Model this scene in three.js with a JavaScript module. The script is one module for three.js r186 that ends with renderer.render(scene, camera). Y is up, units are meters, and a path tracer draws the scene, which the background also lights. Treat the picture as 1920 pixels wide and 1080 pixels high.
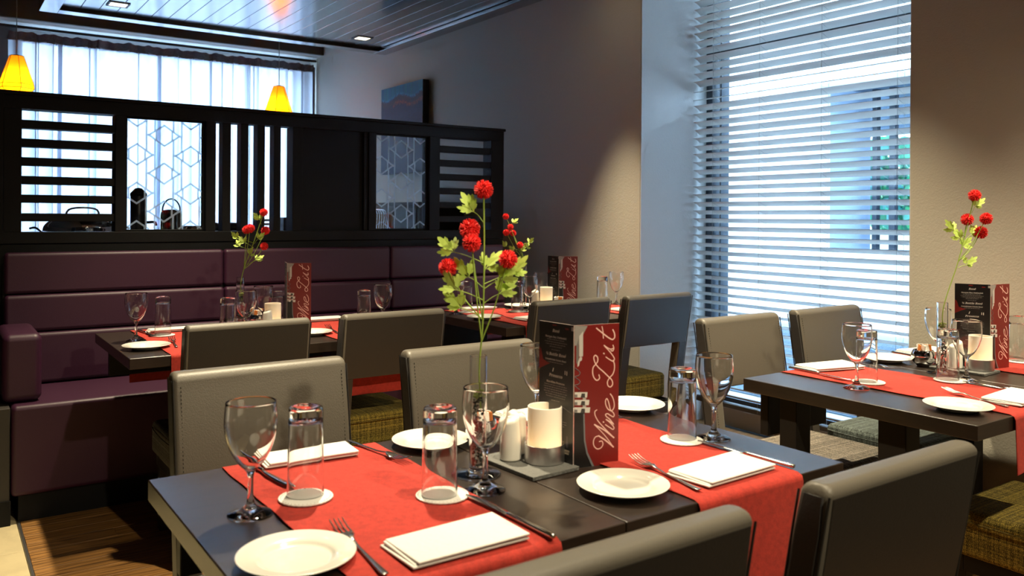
import * as THREE from 'three';
import { RoundedBoxGeometry } from 'three/addons/geometries/RoundedBoxGeometry.js';
import { mergeGeometries, mergeVertices } from 'three/addons/utils/BufferGeometryUtils.js';
import { RectAreaLightUniformsLib } from 'three/addons/lights/RectAreaLightUniformsLib.js';

// ───────────────────────── camera, sky, exposure ─────────────────────────
const scene = new THREE.Scene();
const camera = new THREE.PerspectiveCamera(38.19, 1920 / 1080, 0.05, 200);
const YAW = THREE.MathUtils.degToRad(55.15), ROLL = 0.0064;
camera.position.set(0, 1.25, 0);
camera.up.set(-Math.sin(ROLL) * Math.sin(YAW), Math.cos(ROLL), -Math.sin(ROLL) * Math.cos(YAW));
camera.lookAt(Math.cos(YAW), 1.25, -Math.sin(YAW));
camera.setViewOffset(1920, 1080, 0, 134, 1920, 1080);       // a shifted lens: the uprights stay upright
camera.focus = 2.9; camera.userData.fStop = 5.6;
scene.background = new THREE.Color().setRGB(0.60, 0.88, 1.22);    // even overcast sky
scene.backgroundIntensity = 15;
const renderer = new THREE.WebGLRenderer({ antialias: true });
renderer.toneMapping = THREE.LinearToneMapping;
renderer.toneMappingExposure = 1.0;
renderer.shadowMap.enabled = true;
RectAreaLightUniformsLib.init();
const SPOT = { intensity: 24, color: new THREE.Color().setRGB(1, 0.85, 0.57), angle: 0.62, penumbra: 1, spill: 0.3 };

// ───────────────────────── helpers ─────────────────────────
let seed = 7;
const rnd = () => { seed = (seed + 0x6d2b79f5) | 0; let t = Math.imul(seed ^ (seed >>> 15), 1 | seed); t = (t + Math.imul(t ^ (t >>> 7), 61 | t)) ^ t; return ((t ^ (t >>> 14)) >>> 0) / 4294967296; };
const rr = (a, b) => a + (b - a) * rnd();
const V = (x, y, z) => new THREE.Vector3(x, y, z);
const names = {};
function numbered(n) { const k = names[n] || 0; names[n] = k + 1; return k ? n + '_' + String(k).padStart(3, '0') : n; }
function mesh(name, geo, mat, parent = scene) {
  const m = new THREE.Mesh(geo, mat);
  m.name = parent === scene ? numbered(name) : name;
  m.castShadow = m.receiveShadow = true;
  parent.add(m);
  return m;
}
function tag(o, label, category, group) { o.userData.label = label; o.userData.category = category; if (group) o.userData.group = group; return o; }
function thing(name, label, category, pos = [0, 0, 0], turn = 0, group) {
  const o = new THREE.Group(); o.name = numbered(name); scene.add(o);
  o.position.set(...pos); o.rotation.y = turn;
  return tag(o, label, category, group);
}
function dup(root, pos, turn, label) {
  const r = root.clone(); r.name = numbered(root.name.replace(/_\d{3}$/, '')); scene.add(r);
  r.position.set(...pos); r.rotation.set(0, turn, 0); r.userData = { ...root.userData, label };
  return r;
}
function struct(name, geo, mat, parent) { const m = mesh(name, geo, mat, parent); if (!parent) m.userData.kind = 'structure'; return m; }
function sgroup(name) { const g = new THREE.Group(); g.name = name; g.userData.kind = 'structure'; scene.add(g); return g; }
// uv in metres by the dominant axis of each face
function uvm(g, s = 1) {
  g = g.index ? g.toNonIndexed() : g;
  const p = g.attributes.position, uv = new Float32Array(p.count * 2), a = V(), b = V(), c = V();
  for (let i = 0; i < p.count; i += 3) {
    a.fromBufferAttribute(p, i); b.fromBufferAttribute(p, i + 1); c.fromBufferAttribute(p, i + 2);
    const n = b.clone().sub(a).cross(c.clone().sub(a)); const x = Math.abs(n.x), y = Math.abs(n.y), z = Math.abs(n.z);
    [a, b, c].forEach((q, k) => {
      const [u, v] = y >= x && y >= z ? [q.x, q.z] : x >= z ? [q.z, q.y] : [q.x, q.y];
      uv[(i + k) * 2] = u * s; uv[(i + k) * 2 + 1] = v * s;
    });
  }
  g.setAttribute('uv', new THREE.BufferAttribute(uv, 2));
  return g;
}
const box = (x0, x1, y0, y1, z0, z1) => uvm(new THREE.BoxGeometry(x1 - x0, y1 - y0, z1 - z0).translate((x0 + x1) / 2, (y0 + y1) / 2, (z0 + z1) / 2));
const rbox = (x0, x1, y0, y1, z0, z1, r = 0.004, seg = 2) => {
  const w = x1 - x0, h = y1 - y0, d = z1 - z0;
  return uvm(new RoundedBoxGeometry(w, h, d, seg, Math.min(r, w / 2.05, h / 2.05, d / 2.05)).translate((x0 + x1) / 2, (y0 + y1) / 2, (z0 + z1) / 2));
};
const lathe = (pts, seg = 40) => new THREE.LatheGeometry(pts.map(([x, y]) => new THREE.Vector2(x, y)), seg);
function smooth(pts, n = 6) {                                 // a smoother profile through the same points
  const c = new THREE.CatmullRomCurve3(pts.map(([x, y]) => V(x, y, 0)), false, 'centripetal');
  return c.getPoints(pts.length * n).map((p) => [Math.max(p.x, 0), p.y]);
}
const tube = (pts, r, seg = 12, rad = 6, closed = false) => new THREE.TubeGeometry(new THREE.CatmullRomCurve3(pts, closed), seg, r, rad, closed);
function plain(g) { const h = (g.index ? g.toNonIndexed() : g.clone()); for (const k of Object.keys(h.attributes)) if (!['position', 'normal', 'uv'].includes(k)) h.deleteAttribute(k); return h; }
const merge = (list) => mergeGeometries(list.map(plain));
// rings of points joined into a closed skin, both ends capped
function loft(rings) {
  const n = rings[0].length, pos = [], idx = [];
  rings.forEach((r) => r.forEach((p) => pos.push(p.x, p.y, p.z)));
  for (let i = 0; i < rings.length - 1; i++) for (let j = 0; j < n; j++) {
    const a = i * n + j, b = i * n + (j + 1) % n, c = a + n, d = b + n;
    idx.push(a, c, b, b, c, d);
  }
  for (const [row, flip] of [[0, 0], [rings.length - 1, 1]]) {
    const c = rings[row].reduce((s, p) => s.add(p), V()).divideScalar(n), k = pos.length / 3; pos.push(c.x, c.y, c.z);
    for (let j = 0; j < n; j++) { const a = row * n + j, b = row * n + (j + 1) % n; flip ? idx.push(k, b, a) : idx.push(k, a, b); }
  }
  const g = new THREE.BufferGeometry();
  g.setAttribute('position', new THREE.Float32BufferAttribute(pos, 3)); g.setIndex(idx); g.computeVertexNormals();
  return g;
}
// periodic value noise
function lattice(n) { const a = new Float32Array(n * n); for (let i = 0; i < a.length; i++) a[i] = rnd(); return (u, v) => {
  const x = u * n, y = v * n, xi = Math.floor(x), yi = Math.floor(y), f = x - xi, g = y - yi, s = f * f * (3 - 2 * f), t = g * g * (3 - 2 * g), q = (i, j) => a[(((j % n) + n) % n) * n + ((i % n) + n) % n];
  return (q(xi, yi) * (1 - s) + q(xi + 1, yi) * s) * (1 - t) + (q(xi, yi + 1) * (1 - s) + q(xi + 1, yi + 1) * s) * t; }; }
function tex(w, h, fn, srgb = true, rep = [1, 1]) {
  const d = new Uint8Array(w * h * 4);
  for (let y = 0; y < h; y++) for (let x = 0; x < w; x++) {
    const c = fn(x / w, y / h, x, y), k = (y * w + x) * 4;
    if (typeof c === 'number') d[k] = d[k + 1] = d[k + 2] = Math.max(0, Math.min(255, c * 255));
    else for (let i = 0; i < 3; i++) d[k + i] = Math.max(0, Math.min(255, c[i] * 255));
    d[k + 3] = 255;
  }
  const t = new THREE.DataTexture(d, w, h); t.wrapS = t.wrapT = THREE.RepeatWrapping; t.magFilter = THREE.LinearFilter; t.minFilter = THREE.LinearMipmapLinearFilter; t.generateMipmaps = true;
  if (srgb) t.colorSpace = THREE.SRGBColorSpace; t.repeat.set(...rep); t.needsUpdate = true;
  return t;
}
function canvasTex(w, h, draw) {
  const c = document.createElement('canvas'); c.width = w; c.height = h; draw(c.getContext('2d'), w, h);
  const t = new THREE.CanvasTexture(c); t.colorSpace = THREE.SRGBColorSpace; t.magFilter = THREE.LinearFilter; return t;
}
const std = (o) => new THREE.MeshStandardMaterial(o), phys = (o) => new THREE.MeshPhysicalMaterial(o);
const lin = (r, g, b) => new THREE.Color().setRGB(r, g, b);

// ───────────────────────── materials ─────────────────────────
const n8 = lattice(8), n16 = lattice(16), n32 = lattice(32), n64 = lattice(64), n128 = lattice(128), n256 = lattice(256);
const fbm = (u, v) => 0.4 * n8(u, v) + 0.25 * n16(u, v) + 0.18 * n32(u, v) + 0.1 * n64(u, v) + 0.07 * n128(u, v);
const leatherBump = tex(512, 512, (u, v) => 0.5 * n128(u, v) + 0.3 * n64(u, v) + 0.2 * n256(u, v), false, [6, 6]);
const clothBump = tex(256, 256, (u, v, x, y) => 0.5 + 0.25 * Math.sin(x * Math.PI / 2) * ((y >> 2) & 1 ? 1 : -1) + 0.2 * n256(u, v), false, [16, 16]);
const feltTex = tex(512, 512, (u, v) => { const k = 0.86 + 0.2 * n256(u, v) + 0.12 * n32(u, v) - 0.1; return [k, k, k]; }, true, [4, 4]);
const th = Array.from({ length: 256 }, () => rnd()), cell = Array.from({ length: 16384 }, () => rnd());
const wovenTex = tex(512, 512, (u, v, x, y) => {              // tweed: threads of different tone over and under each other
  const i = x >> 2, j = y >> 2, over = (i + j) & 1, k = over ? th[i] : th[128 + j], e = over ? (x & 3) : (y & 3), q = 0.20 + 0.50 * k + 0.38 * cell[j * 128 + i] - (e === 0 ? 0.10 : 0); return [q, q, q]; }, true, [3.4, 3.4]);
const wovenBump = tex(512, 512, (u, v, x, y) => { const i = x >> 2, j = y >> 2, over = (i + j) & 1, e = over ? (x & 3) : (y & 3); return (over ? 0.65 : 0.45) + (e === 1 || e === 2 ? 0.3 : 0); }, false, [3.4, 3.4]);
const grainTex = (base, dark, rep, ring = 5) => tex(1024, 512, (u, v) => {
  const w = n8(u, v) * 0.6 + n16(u, v * 2) * 0.3, streak = n256(u * 0.08, v) * 0.5 + n128(u * 0.1, v) * 0.5, t = 0.5 + 0.5 * Math.sin((v * ring + w * 1.6) * 2 * Math.PI), k = Math.min(1, Math.max(0, 0.55 * streak + 0.45 * t * n64(u * 0.2, v)));
  return base.map((b, i) => b + (dark[i] - b) * k); }, true, rep);
const tableGrain = grainTex([0.23, 0.185, 0.155], [0.12, 0.095, 0.08], [1.1, 2.2]);
const floorGrain = grainTex([0.66, 0.48, 0.27], [0.13, 0.08, 0.04], [0.7, 4.5], 9);
const ceilGrain = grainTex([0.25, 0.21, 0.19], [0.155, 0.125, 0.11], [2.0, 1.0]);
const plasterBump = tex(512, 512, (u, v) => 0.6 * n128(u, v) + 0.4 * n64(u, v), false, [2, 2]);
const marbleTex = tex(512, 512, (u, v) => { const k = fbm(u, v), m = 0.98 + 0.04 * (k - 0.5) + 0.02 * Math.sin((u * 2 + k * 2) * 6.28); return [0.90 * m, 0.83 * m, 0.66 * m]; }, true, [1.2, 1.2]);
const M = {
  wall: std({ color: lin(0.46, 0.425, 0.355), roughness: 0.75, bumpMap: plasterBump, bumpScale: 0.0006 }),
  wallDark: std({ color: lin(0.10, 0.09, 0.08), roughness: 0.8 }),
  plaster: std({ color: lin(0.55, 0.53, 0.50), roughness: 0.8 }),
  soffit: std({ color: lin(0.085, 0.08, 0.075), roughness: 0.7 }),
  white: std({ color: lin(0.72, 0.72, 0.70), roughness: 0.5 }),
  outWhite: std({ color: lin(0.85, 0.86, 0.85), roughness: 0.9 }),
  table: phys({ color: lin(0.60, 0.50, 0.43), map: tableGrain, roughness: 0.38, clearcoat: 0.42, clearcoatRoughness: 0.22 }),
  tableEdge: phys({ color: lin(1.2, 1.05, 0.85), map: tableGrain, roughness: 0.5 }),
  darkWood: phys({ color: lin(0.0045, 0.0045, 0.0052), roughness: 0.6, specularIntensity: 0.45 }),
  legWood: phys({ color: lin(0.010, 0.008, 0.007), roughness: 0.5, specularIntensity: 0.6 }),
  ceilWood: phys({ color: 0xffffff, map: ceilGrain, roughness: 0.26, ior: 1.85, clearcoat: 1, clearcoatRoughness: 0.14 }),
  ceilGap: std({ color: lin(0.01, 0.009, 0.009), roughness: 0.8 }),
  floorWood: [1, 0.86, 0.75, 0.93].map((k) => std({ color: lin(1.5 * k, 1.45 * k, 1.3 * k), map: floorGrain, roughness: 0.45 })),
  subfloor: std({ color: lin(0.02, 0.016, 0.012), roughness: 0.8 }),
  tile: std({ color: lin(0.95, 0.95, 0.95), map: marbleTex, roughness: 0.3 }),
  purple: std({ color: lin(0.040, 0.0075, 0.028), roughness: 0.48, bumpMap: leatherBump, bumpScale: 0.00028 }),
  taupe: std({ color: lin(0.125, 0.111, 0.090), roughness: 0.46, bumpMap: leatherBump, bumpScale: 0.00028 }),
  taupeDark: std({ color: lin(0.052, 0.050, 0.050), roughness: 0.46, bumpMap: leatherBump, bumpScale: 0.00028 }),
  taupeRear: std({ color: lin(0.023, 0.0205, 0.018), roughness: 0.42, bumpMap: leatherBump, bumpScale: 0.00028 }),
  piping: std({ color: lin(0.02, 0.018, 0.016), roughness: 0.5 }),
  stitch: std({ color: lin(0.02, 0.018, 0.016), roughness: 0.7 }),
  felt: std({ color: lin(0.44, 0.031, 0.019), map: feltTex, roughness: 0.95, bumpMap: clothBump, bumpScale: 0.0004 }),
  napkin: std({ color: lin(0.66, 0.64, 0.61), roughness: 0.9, bumpMap: plasterBump, bumpScale: 0.0008 }),
  doily: std({ color: lin(0.68, 0.66, 0.63), roughness: 0.9 }),
  china: phys({ color: lin(0.74, 0.715, 0.655), roughness: 0.18, clearcoat: 0.6, clearcoatRoughness: 0.05 }),
  steel: std({ color: lin(0.62, 0.60, 0.57), metalness: 1, roughness: 0.2 }),
  brushed: std({ color: lin(0.55, 0.54, 0.54), metalness: 1, roughness: 0.36 }),
  chrome: std({ color: lin(0.75, 0.75, 0.75), metalness: 1, roughness: 0.07 }),
  glass: phys({ color: 0xffffff, transmission: 1, thickness: 0.01, ior: 1.5, roughness: 0 }),
  pane: phys({ color: lin(0.94, 0.97, 0.98), transmission: 1, thickness: 0, ior: 1.5, roughness: 0.01 }),
  frosted: phys({ color: lin(0.93, 0.90, 0.84), transmission: 0.45, thickness: 0, roughness: 0.95 }),
  slate: std({ color: lin(0.11, 0.11, 0.105), roughness: 0.75, bumpMap: plasterBump, bumpScale: 0.002 }),
  black: std({ color: lin(0.012, 0.012, 0.013), roughness: 0.5 }),
  stem: std({ color: lin(0.26, 0.38, 0.05), roughness: 0.6 }),
  leaf: phys({ color: lin(0.60, 0.76, 0.15), roughness: 0.65, side: THREE.DoubleSide, transmission: 0.3, thickness: 0 }),
  red: std({ color: lin(0.80, 0.016, 0.012), roughness: 0.7 }),
  pebble: std({ color: lin(0.02, 0.028, 0.012), roughness: 0.8 }),
  moss: std({ color: lin(0.30, 0.36, 0.09), roughness: 0.9 }),
  slat: std({ color: lin(0.53, 0.515, 0.485), roughness: 0.5 }),
  cord: std({ color: lin(0.35, 0.35, 0.34), roughness: 0.8 }),
  frameDark: std({ color: lin(0.025, 0.035, 0.05), roughness: 0.45 }),
  paperWhite: std({ color: lin(0.85, 0.82, 0.76), roughness: 0.8 }),
  paperOrange: std({ color: lin(0.72, 0.22, 0.04), roughness: 0.7 }),
  amber: phys({ color: lin(0.98, 0.66, 0.06), transmission: 0.55, thickness: 0, roughness: 0.8, emissive: lin(1.0, 0.50, 0.02), emissiveIntensity: 0.42 }),
  glow: std({ color: 0xffffff, emissive: lin(1, 0.86, 0.66), emissiveIntensity: 3 }),
  bulb: std({ color: 0xffffff, emissive: lin(1, 0.72, 0.35), emissiveIntensity: 8 }),
  flame: std({ color: 0xffffff, emissive: lin(1, 0.6, 0.22), emissiveIntensity: 2.5 }),
  brass: std({ color: lin(0.30, 0.22, 0.10), metalness: 1, roughness: 0.4 }),
  beigeWood: std({ color: lin(0.24, 0.17, 0.09), roughness: 0.6 }),
};
const tweed = (r, g, b) => std({ color: lin(r, g, b), map: wovenTex, roughness: 0.95, bumpMap: wovenBump, bumpScale: 0.0012 });
const TW = { mustard: tweed(0.62, 0.45, 0.075), charcoal: tweed(0.19, 0.185, 0.17), beige: tweed(0.42, 0.36, 0.29), green: tweed(0.22, 0.27, 0.25) };

// ───────────────────────── the room ─────────────────────────
const WX = 3.4;                                             // face of the window wall
struct('floor', box(-4, 4.1, -0.12, -0.02, -8.9, 3), M.subfloor);
const floorObj = scene.getObjectByName('floor');
{                                                           // planks laid along the bench
  const w = 0.094, gap = 0.0012, lens = [1.2, 0.9, 1.5];
  const geos = lens.map((l) => [0, 1, 2].map((k) => { const g = rbox(0.0006, l - 0.0006, -0.02, 0, gap / 2, w - gap / 2, 0.0012, 1); const uv = g.attributes.uv; for (let i = 0; i < uv.count; i++) uv.setXY(i, uv.getX(i) + k * 0.37, uv.getY(i) + k * 0.11); return g; }));
  for (let r = 0; r < 38; r++) {
    const z = -4.0 + r * w; let x = r % 2 ? 0.297 : 0.297 - 0.6 * ((r * 7) % 3 === 1 ? 1 : 0.001);
    let k = r;
    while (x < 3.9 - 0.2) {
      const l = k % 3; if (x + lens[l] > 0.4) {
        if (x < 0.296) { const g = rbox(0.297, x + lens[l], -0.02, 0, z, z + w - gap, 0.0012, 1); mesh('plank', g, M.floorWood[k % 4], floorObj); }
        else { const e = Math.min(lens[l], 3.92 - x); const p = e === lens[l] ? geos[l][k % 3] : rbox(0.0006, e, -0.02, 0, gap / 2, w - gap / 2, 0.0012, 1); mesh('plank', p, M.floorWood[(k * 3 + r) % 4], floorObj).position.set(x, 0, z); }
      }
      x += lens[l]; k++;
    }
  }
  for (let i = 0; i < 5; i++) for (let j = 0; j < 2; j++) mesh('tile', rbox(0.285 - 0.6 * (j + 1) + 0.0015, 0.285 - 0.6 * j - 0.0015, -0.02, 0.001, -4.45 + i * 0.9, -4.45 + (i + 1) * 0.9 - 0.003, 0.0015, 1), M.tile, floorObj);
  mesh('threshold_strip', rbox(0.286, 0.296, -0.02, 0.003, -4.45, 0.05, 0.002, 1), M.brushed, floorObj);
  mesh('floor_covering', box(0.297, 3.95, -0.02, -0.001, -8.8, -4.002), M.subfloor, floorObj);
}
struct('ceiling', box(-4, 4.1, 3.3, 3.45, -8.9, 3), M.soffit);
const revealBrightened = std({ color: lin(0.57, 0.57, 0.555), roughness: 0.7, bumpMap: plasterBump, bumpScale: 0.0008 });  // colour lightened to stand in for more daylight on the reveals
// window wall: piers either side of a deep opening
const wr = sgroup('wall_right');
mesh('pier', box(WX, 4.05, -0.02, 3.3, -8.95, -3.573), M.wall, wr);
mesh('pier', box(WX, 4.05, -0.02, 3.3, -1.928, 3), M.wall, wr);
mesh('lintel', box(WX, 4.05, 2.75, 3.3, -3.573, -1.928), M.wall, wr);
mesh('brightened_reveal', box(WX + 0.003, 3.954, 0, 2.75, -3.573, -3.567), revealBrightened, wr);  // added sheet over the pier, daylight put into its paler colour
mesh('brightened_reveal', box(WX + 0.003, 3.954, 0, 2.75, -1.934, -1.928), revealBrightened, wr);
struct('wall_left', box(-4.15, -4, -0.02, 3.3, -8.95, 3), M.wallDark);
struct('wall_near', box(-4.15, 4.05, -0.02, 3.3, 3, 3.15), M.wallDark);
const wf = sgroup('wall_far');
mesh('pier', box(-4.15, 0.62, -0.02, 3.3, -8.98, -8.8), M.wallDark, wf);
mesh('pier', box(3.30, 3.4, -0.02, 3.3, -8.98, -8.8), M.plaster, wf);
mesh('lintel', box(0.62, 3.3, 2.88, 3.3, -8.98, -8.8), M.plaster, wf);
mesh('apron', box(0.62, 3.3, -0.02, 0.35, -8.98, -8.8), M.plaster, wf);
const bulk = sgroup('bulkhead');
mesh('fascia', box(-4, WX, 2.95, 3.3, -8.44, -8.40), M.soffit, bulk);
mesh('underside', box(-4, WX, 2.95, 2.99, -8.8, -8.4405), M.plaster, bulk);
// far window and its frame
const w2 = sgroup('window_2');
for (const x of [0.62, 3.25]) mesh('window_frame', rbox(x, x + 0.05, 0.35, 2.88, -8.92, -8.86), M.frameDark, w2);
for (const y of [0.35, 2.83]) mesh('window_frame', rbox(0.62, 3.3, y, y + 0.05, -8.915, -8.865), M.frameDark, w2);
for (const x of [0.67]) mesh('pane', box(x, x + 2.58, 0.4, 2.83, -8.893, -8.887), M.pane, w2);

// dropped ceiling of varnished boards
const cp = sgroup('ceiling_panel');
{
  const x0 = 0.62, x1 = 3.385, z0 = -6.9, z1 = 1.6, w = 0.1193;
  mesh('backing', box(x0 + 0.02, x1 - 0.02, 2.776, 2.80, z0 + 0.02, z1 - 0.02), M.ceilGap, cp);
  const g = rbox(0.002, w - 0.002, 2.742, 2.776, z0 + 0.125, z1 - 0.125, 0.002, 1);
  const gs = [0, 1, 2, 3].map((k) => { const h = g.clone(), uv = h.attributes.uv; for (let i = 0; i < uv.count; i++) uv.setXY(i, uv.getY(i) * 0.5 + k * 0.3, uv.getX(i) + k * 0.27); return h; });
  for (let i = 0; x0 + 0.13 + i * w < x1 - 0.13; i++) mesh('board', gs[i % 4], M.ceilWood, cp).position.x = x0 + 0.13 + i * w;
  const bz = (a, b) => mesh('border', rbox(a, b, 2.715, 2.87, z0, z1, 0.004, 1), M.ceilWood, cp), bx = (a, b) => mesh('border', rbox(x0 + 0.12, x1 - 0.12, 2.715, 2.87, a, b, 0.004, 1), M.ceilWood, cp);
  bz(x0, x0 + 0.12); bz(x1 - 0.12, x1); bx(z0, z0 + 0.12); bx(z1 - 0.12, z1);
}

// ───────────────────────── right-hand window, blind, outside ─────────────────────────
const BX = 3.86, BZ0 = -3.565, BZ1 = -1.936;
const w1 = sgroup('window_1');
for (const [z, w] of [[-3.567, 0.045], [-3.462, 0.016], [-1.975, 0.04]]) mesh('window_frame', rbox(3.955, 4.03, 0.12, 2.75, z, z + w, 0.004, 1), M.frameDark, w1);
for (const y of [0.11, 2.25, 2.70]) mesh('window_frame', rbox(3.957, 4.028, y, y + 0.055, -3.573, -1.93, 0.004, 1), M.frameDark, w1);
mesh('window_sill', rbox(3.93, 4.04, 0.0, 0.11, -3.573, -1.93, 0.004, 1), std({ color: lin(0.40, 0.36, 0.30), roughness: 0.6 }), w1);
mesh('pane', box(3.99, 3.996, 0.16, 2.7, -3.56, -1.94), M.pane, w1);
{
  const bl = thing('window_blind', 'grey venetian blind with wide tilted slats in the deep window recess', 'blind');
  const W = 0.063, P = 0.0492, prof = [];
  for (let i = 0; i <= 6; i++) { const a = -0.5 + i / 6; prof.push([a * W, 0.0035 * (1 - 4 * a * a)]); }
  const slatGeo = (tilt) => {
    const ring = [...prof.map(([x, y]) => [x, y + 0.0009]), ...[...prof].reverse().map(([x, y]) => [x, y - 0.0009])];
    const c = Math.cos(tilt), s = Math.sin(tilt), mk = (z) => ring.map(([x, y]) => V(x * c + y * s, -x * s + y * c, z));
    const g = loft([mk(BZ0 + 0.006), mk(BZ1 - 0.006)]).toNonIndexed(); g.computeVertexNormals(); return uvm(g);
  };
  const g0 = slatGeo(0.40), flat = slatGeo(-0.13), gs = [g0, slatGeo(0.37), slatGeo(0.43)];
  let k = 0;
  for (let y = 0.20; y < 2.68; y += P, k++) {
    const odd = y > 1.955 && y < 2.045;
    mesh('slat', odd ? flat : gs[(k * 7) % 3], M.slat, bl).position.set(BX, y, 0);
  }
  mesh('bottom_rail', rbox(BX - 0.026, BX + 0.026, 0.135, 0.160, BZ0 + 0.006, BZ1 - 0.006, 0.004, 1), std({ color: lin(0.05, 0.045, 0.04), roughness: 0.5 }), bl);
  mesh('head_rail', rbox(BX - 0.03, BX + 0.03, 2.69, 2.745, BZ0 + 0.006, BZ1 - 0.006, 0.004, 1), M.slat, bl);
  for (const z of [-3.40, -3.06, -2.66, -2.24, -2.02]) {
    const l = [];
    for (const x of [BX - 0.032, BX + 0.032]) l.push(new THREE.CylinderGeometry(0.0009, 0.0009, 2.55, 5).translate(x, 1.42, z));
    for (let y = 0.2; y < 2.68; y += P) l.push(tube([V(BX - 0.032, y + 0.010, z), V(BX + 0.032, y - 0.016, z)], 0.0008, 1, 4));
    mesh('ladder_cord', merge(l), M.cord, bl);
  }
}
{ // outside: paving, a white wall with an opening, an arched yard beyond it
  const g = mesh('pavement', box(4.1, 40, -0.25, -0.15, -40, 30), std({ color: lin(0.60, 0.62, 0.63), roughness: 0.95 })); g.userData.kind = 'structure';
  const gf = mesh('yard_paving', box(-30, 4.05, -0.25, -0.15, -60, -9.0), std({ color: lin(0.5, 0.5, 0.5), roughness: 0.95 })); gf.userData.kind = 'structure';
  const wy = thing('courtyard_wall', 'bright white rendered wall outside the window with a square opening', 'wall');
  const WXo = 7.0;
  mesh('wall_face', box(WXo, WXo + 0.3, -0.2, 6, -9.5, -4.97), M.outWhite, wy);
  mesh('wall_face', box(WXo, WXo + 0.3, 2.55, 6, -4.97, 4), M.outWhite, wy);
  mesh('wall_face', box(WXo, WXo + 0.3, -0.2, 0.86, -4.97, 4), M.outWhite, wy);
  mesh('sill', rbox(WXo - 0.12, WXo + 0.3, 0.86, 0.93, -4.97, 4, 0.01, 1), M.outWhite, wy);
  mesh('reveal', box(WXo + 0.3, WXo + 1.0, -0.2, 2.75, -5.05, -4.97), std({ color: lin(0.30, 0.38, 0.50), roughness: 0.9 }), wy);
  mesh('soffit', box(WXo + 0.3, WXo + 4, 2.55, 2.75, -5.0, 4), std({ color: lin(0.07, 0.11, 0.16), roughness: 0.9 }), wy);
  for (const [z, w] of [[-4.80, 0.05], [-4.62, 0.06]]) mesh('window_frame', rbox(WXo + 0.75, WXo + 0.82, 0.93, 2.55, z, z + w, 0.004, 1), M.frameDark, wy);
  const kb = mesh('kerb', rbox(5.3, 5.6, -0.15, 0.42, -4.6, 4, 0.02, 1), std({ color: lin(0.20, 0.27, 0.35), roughness: 0.9, bumpMap: plasterBump, bumpScale: 0.004 }));
  tag(kb, 'blue grey stone kerb running across the paving outside the window', 'kerb');
  // arched back wall
  const sh = new THREE.Shape(); sh.moveTo(-9, -0.2); sh.lineTo(-9, 4.5); sh.lineTo(4, 4.5); sh.lineTo(4, -0.2); sh.closePath();
  const hole = new THREE.Path(); hole.moveTo(-6.98, 0.85); hole.lineTo(-6.98, 2.14); hole.quadraticCurveTo(-6.1, 2.66, -5.2, 2.14); hole.lineTo(-5.2, 0.85); hole.closePath(); sh.holes.push(hole);
  const bw = mesh('arched_wall', new THREE.ExtrudeGeometry(sh, { depth: 0.25, bevelEnabled: false }).rotateY(-Math.PI / 2).translate(10.3, 0, 0), std({ color: lin(0.035, 0.06, 0.09), roughness: 0.9 }));  // shade inside the recess is put into this dark colour
  tag(bw, 'wall coloured dark for shade, with a wide shallow arch seen beyond the courtyard opening', 'wall');
  const yb = mesh('garden_wall', box(16, 16.3, -0.2, 3.2, -20, 4), std({ color: lin(0.86, 0.88, 0.62), roughness: 0.9 }));
  tag(yb, 'pale yellow garden wall behind the hedge beyond the arch', 'wall');
  const pw = mesh('planter_wall', box(11.9, 12.2, -0.2, 1.02, -20, 4), std({ color: lin(0.86, 0.88, 0.62), roughness: 0.9 })); tag(pw, 'low pale yellow wall carrying the hedge beyond the arch', 'wall');
  const lf = new THREE.PlaneGeometry(0.12, 0.16), inst = new THREE.InstancedMesh(lf, phys({ color: lin(0.06, 0.34, 0.24), roughness: 0.7, side: THREE.DoubleSide, transmission: 0.3, thickness: 0 }), 3000);
  const m4 = new THREE.Matrix4(), q = new THREE.Quaternion();
  for (let i = 0; i < 3000; i++) { q.setFromEuler(new THREE.Euler(rr(-1, 1), rr(0, 6.3), rr(-1, 1))); const z = rr(-11, -5), h = 1.25 + 0.5 * n16(z * 0.05, 0.3); m4.compose(V(rr(12.3, 12.9), 1.02 + Math.pow(rnd(), 0.8) * (h - 0.1), z), q, V(1, 1, 1)); inst.setMatrixAt(i, m4); inst.setColorAt(i, lin(rr(0.5, 1.3), rr(0.7, 1.2), rr(0.6, 1.2))); }
  inst.name = numbered('hedge'); scene.add(inst); tag(inst, 'bright green leafy hedge growing in the garden beyond the arch', 'hedge'); inst.userData.kind = 'stuff'; inst.castShadow = true;
  const pb = thing('brick_building', 'pale pink brick building seen through the sheer curtain', 'building');
  mesh('wall_face', box(-3, 5.6, -0.2, 4.4, -17, -15), std({ color: lin(0.62, 0.52, 0.50), roughness: 0.9 }), pb);
  mesh('parapet', box(-3.05, 5.65, 4.4, 4.55, -17.05, -14.95), M.outWhite, pb);
  for (const x of [-0.6, 1.2, 3.0]) mesh('window', rbox(x, x + 1.0, 1.4, 3.2, -15.02, -14.95, 0.01, 1), std({ color: lin(0.35, 0.48, 0.55), roughness: 0.3 }), pb);
}

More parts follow.
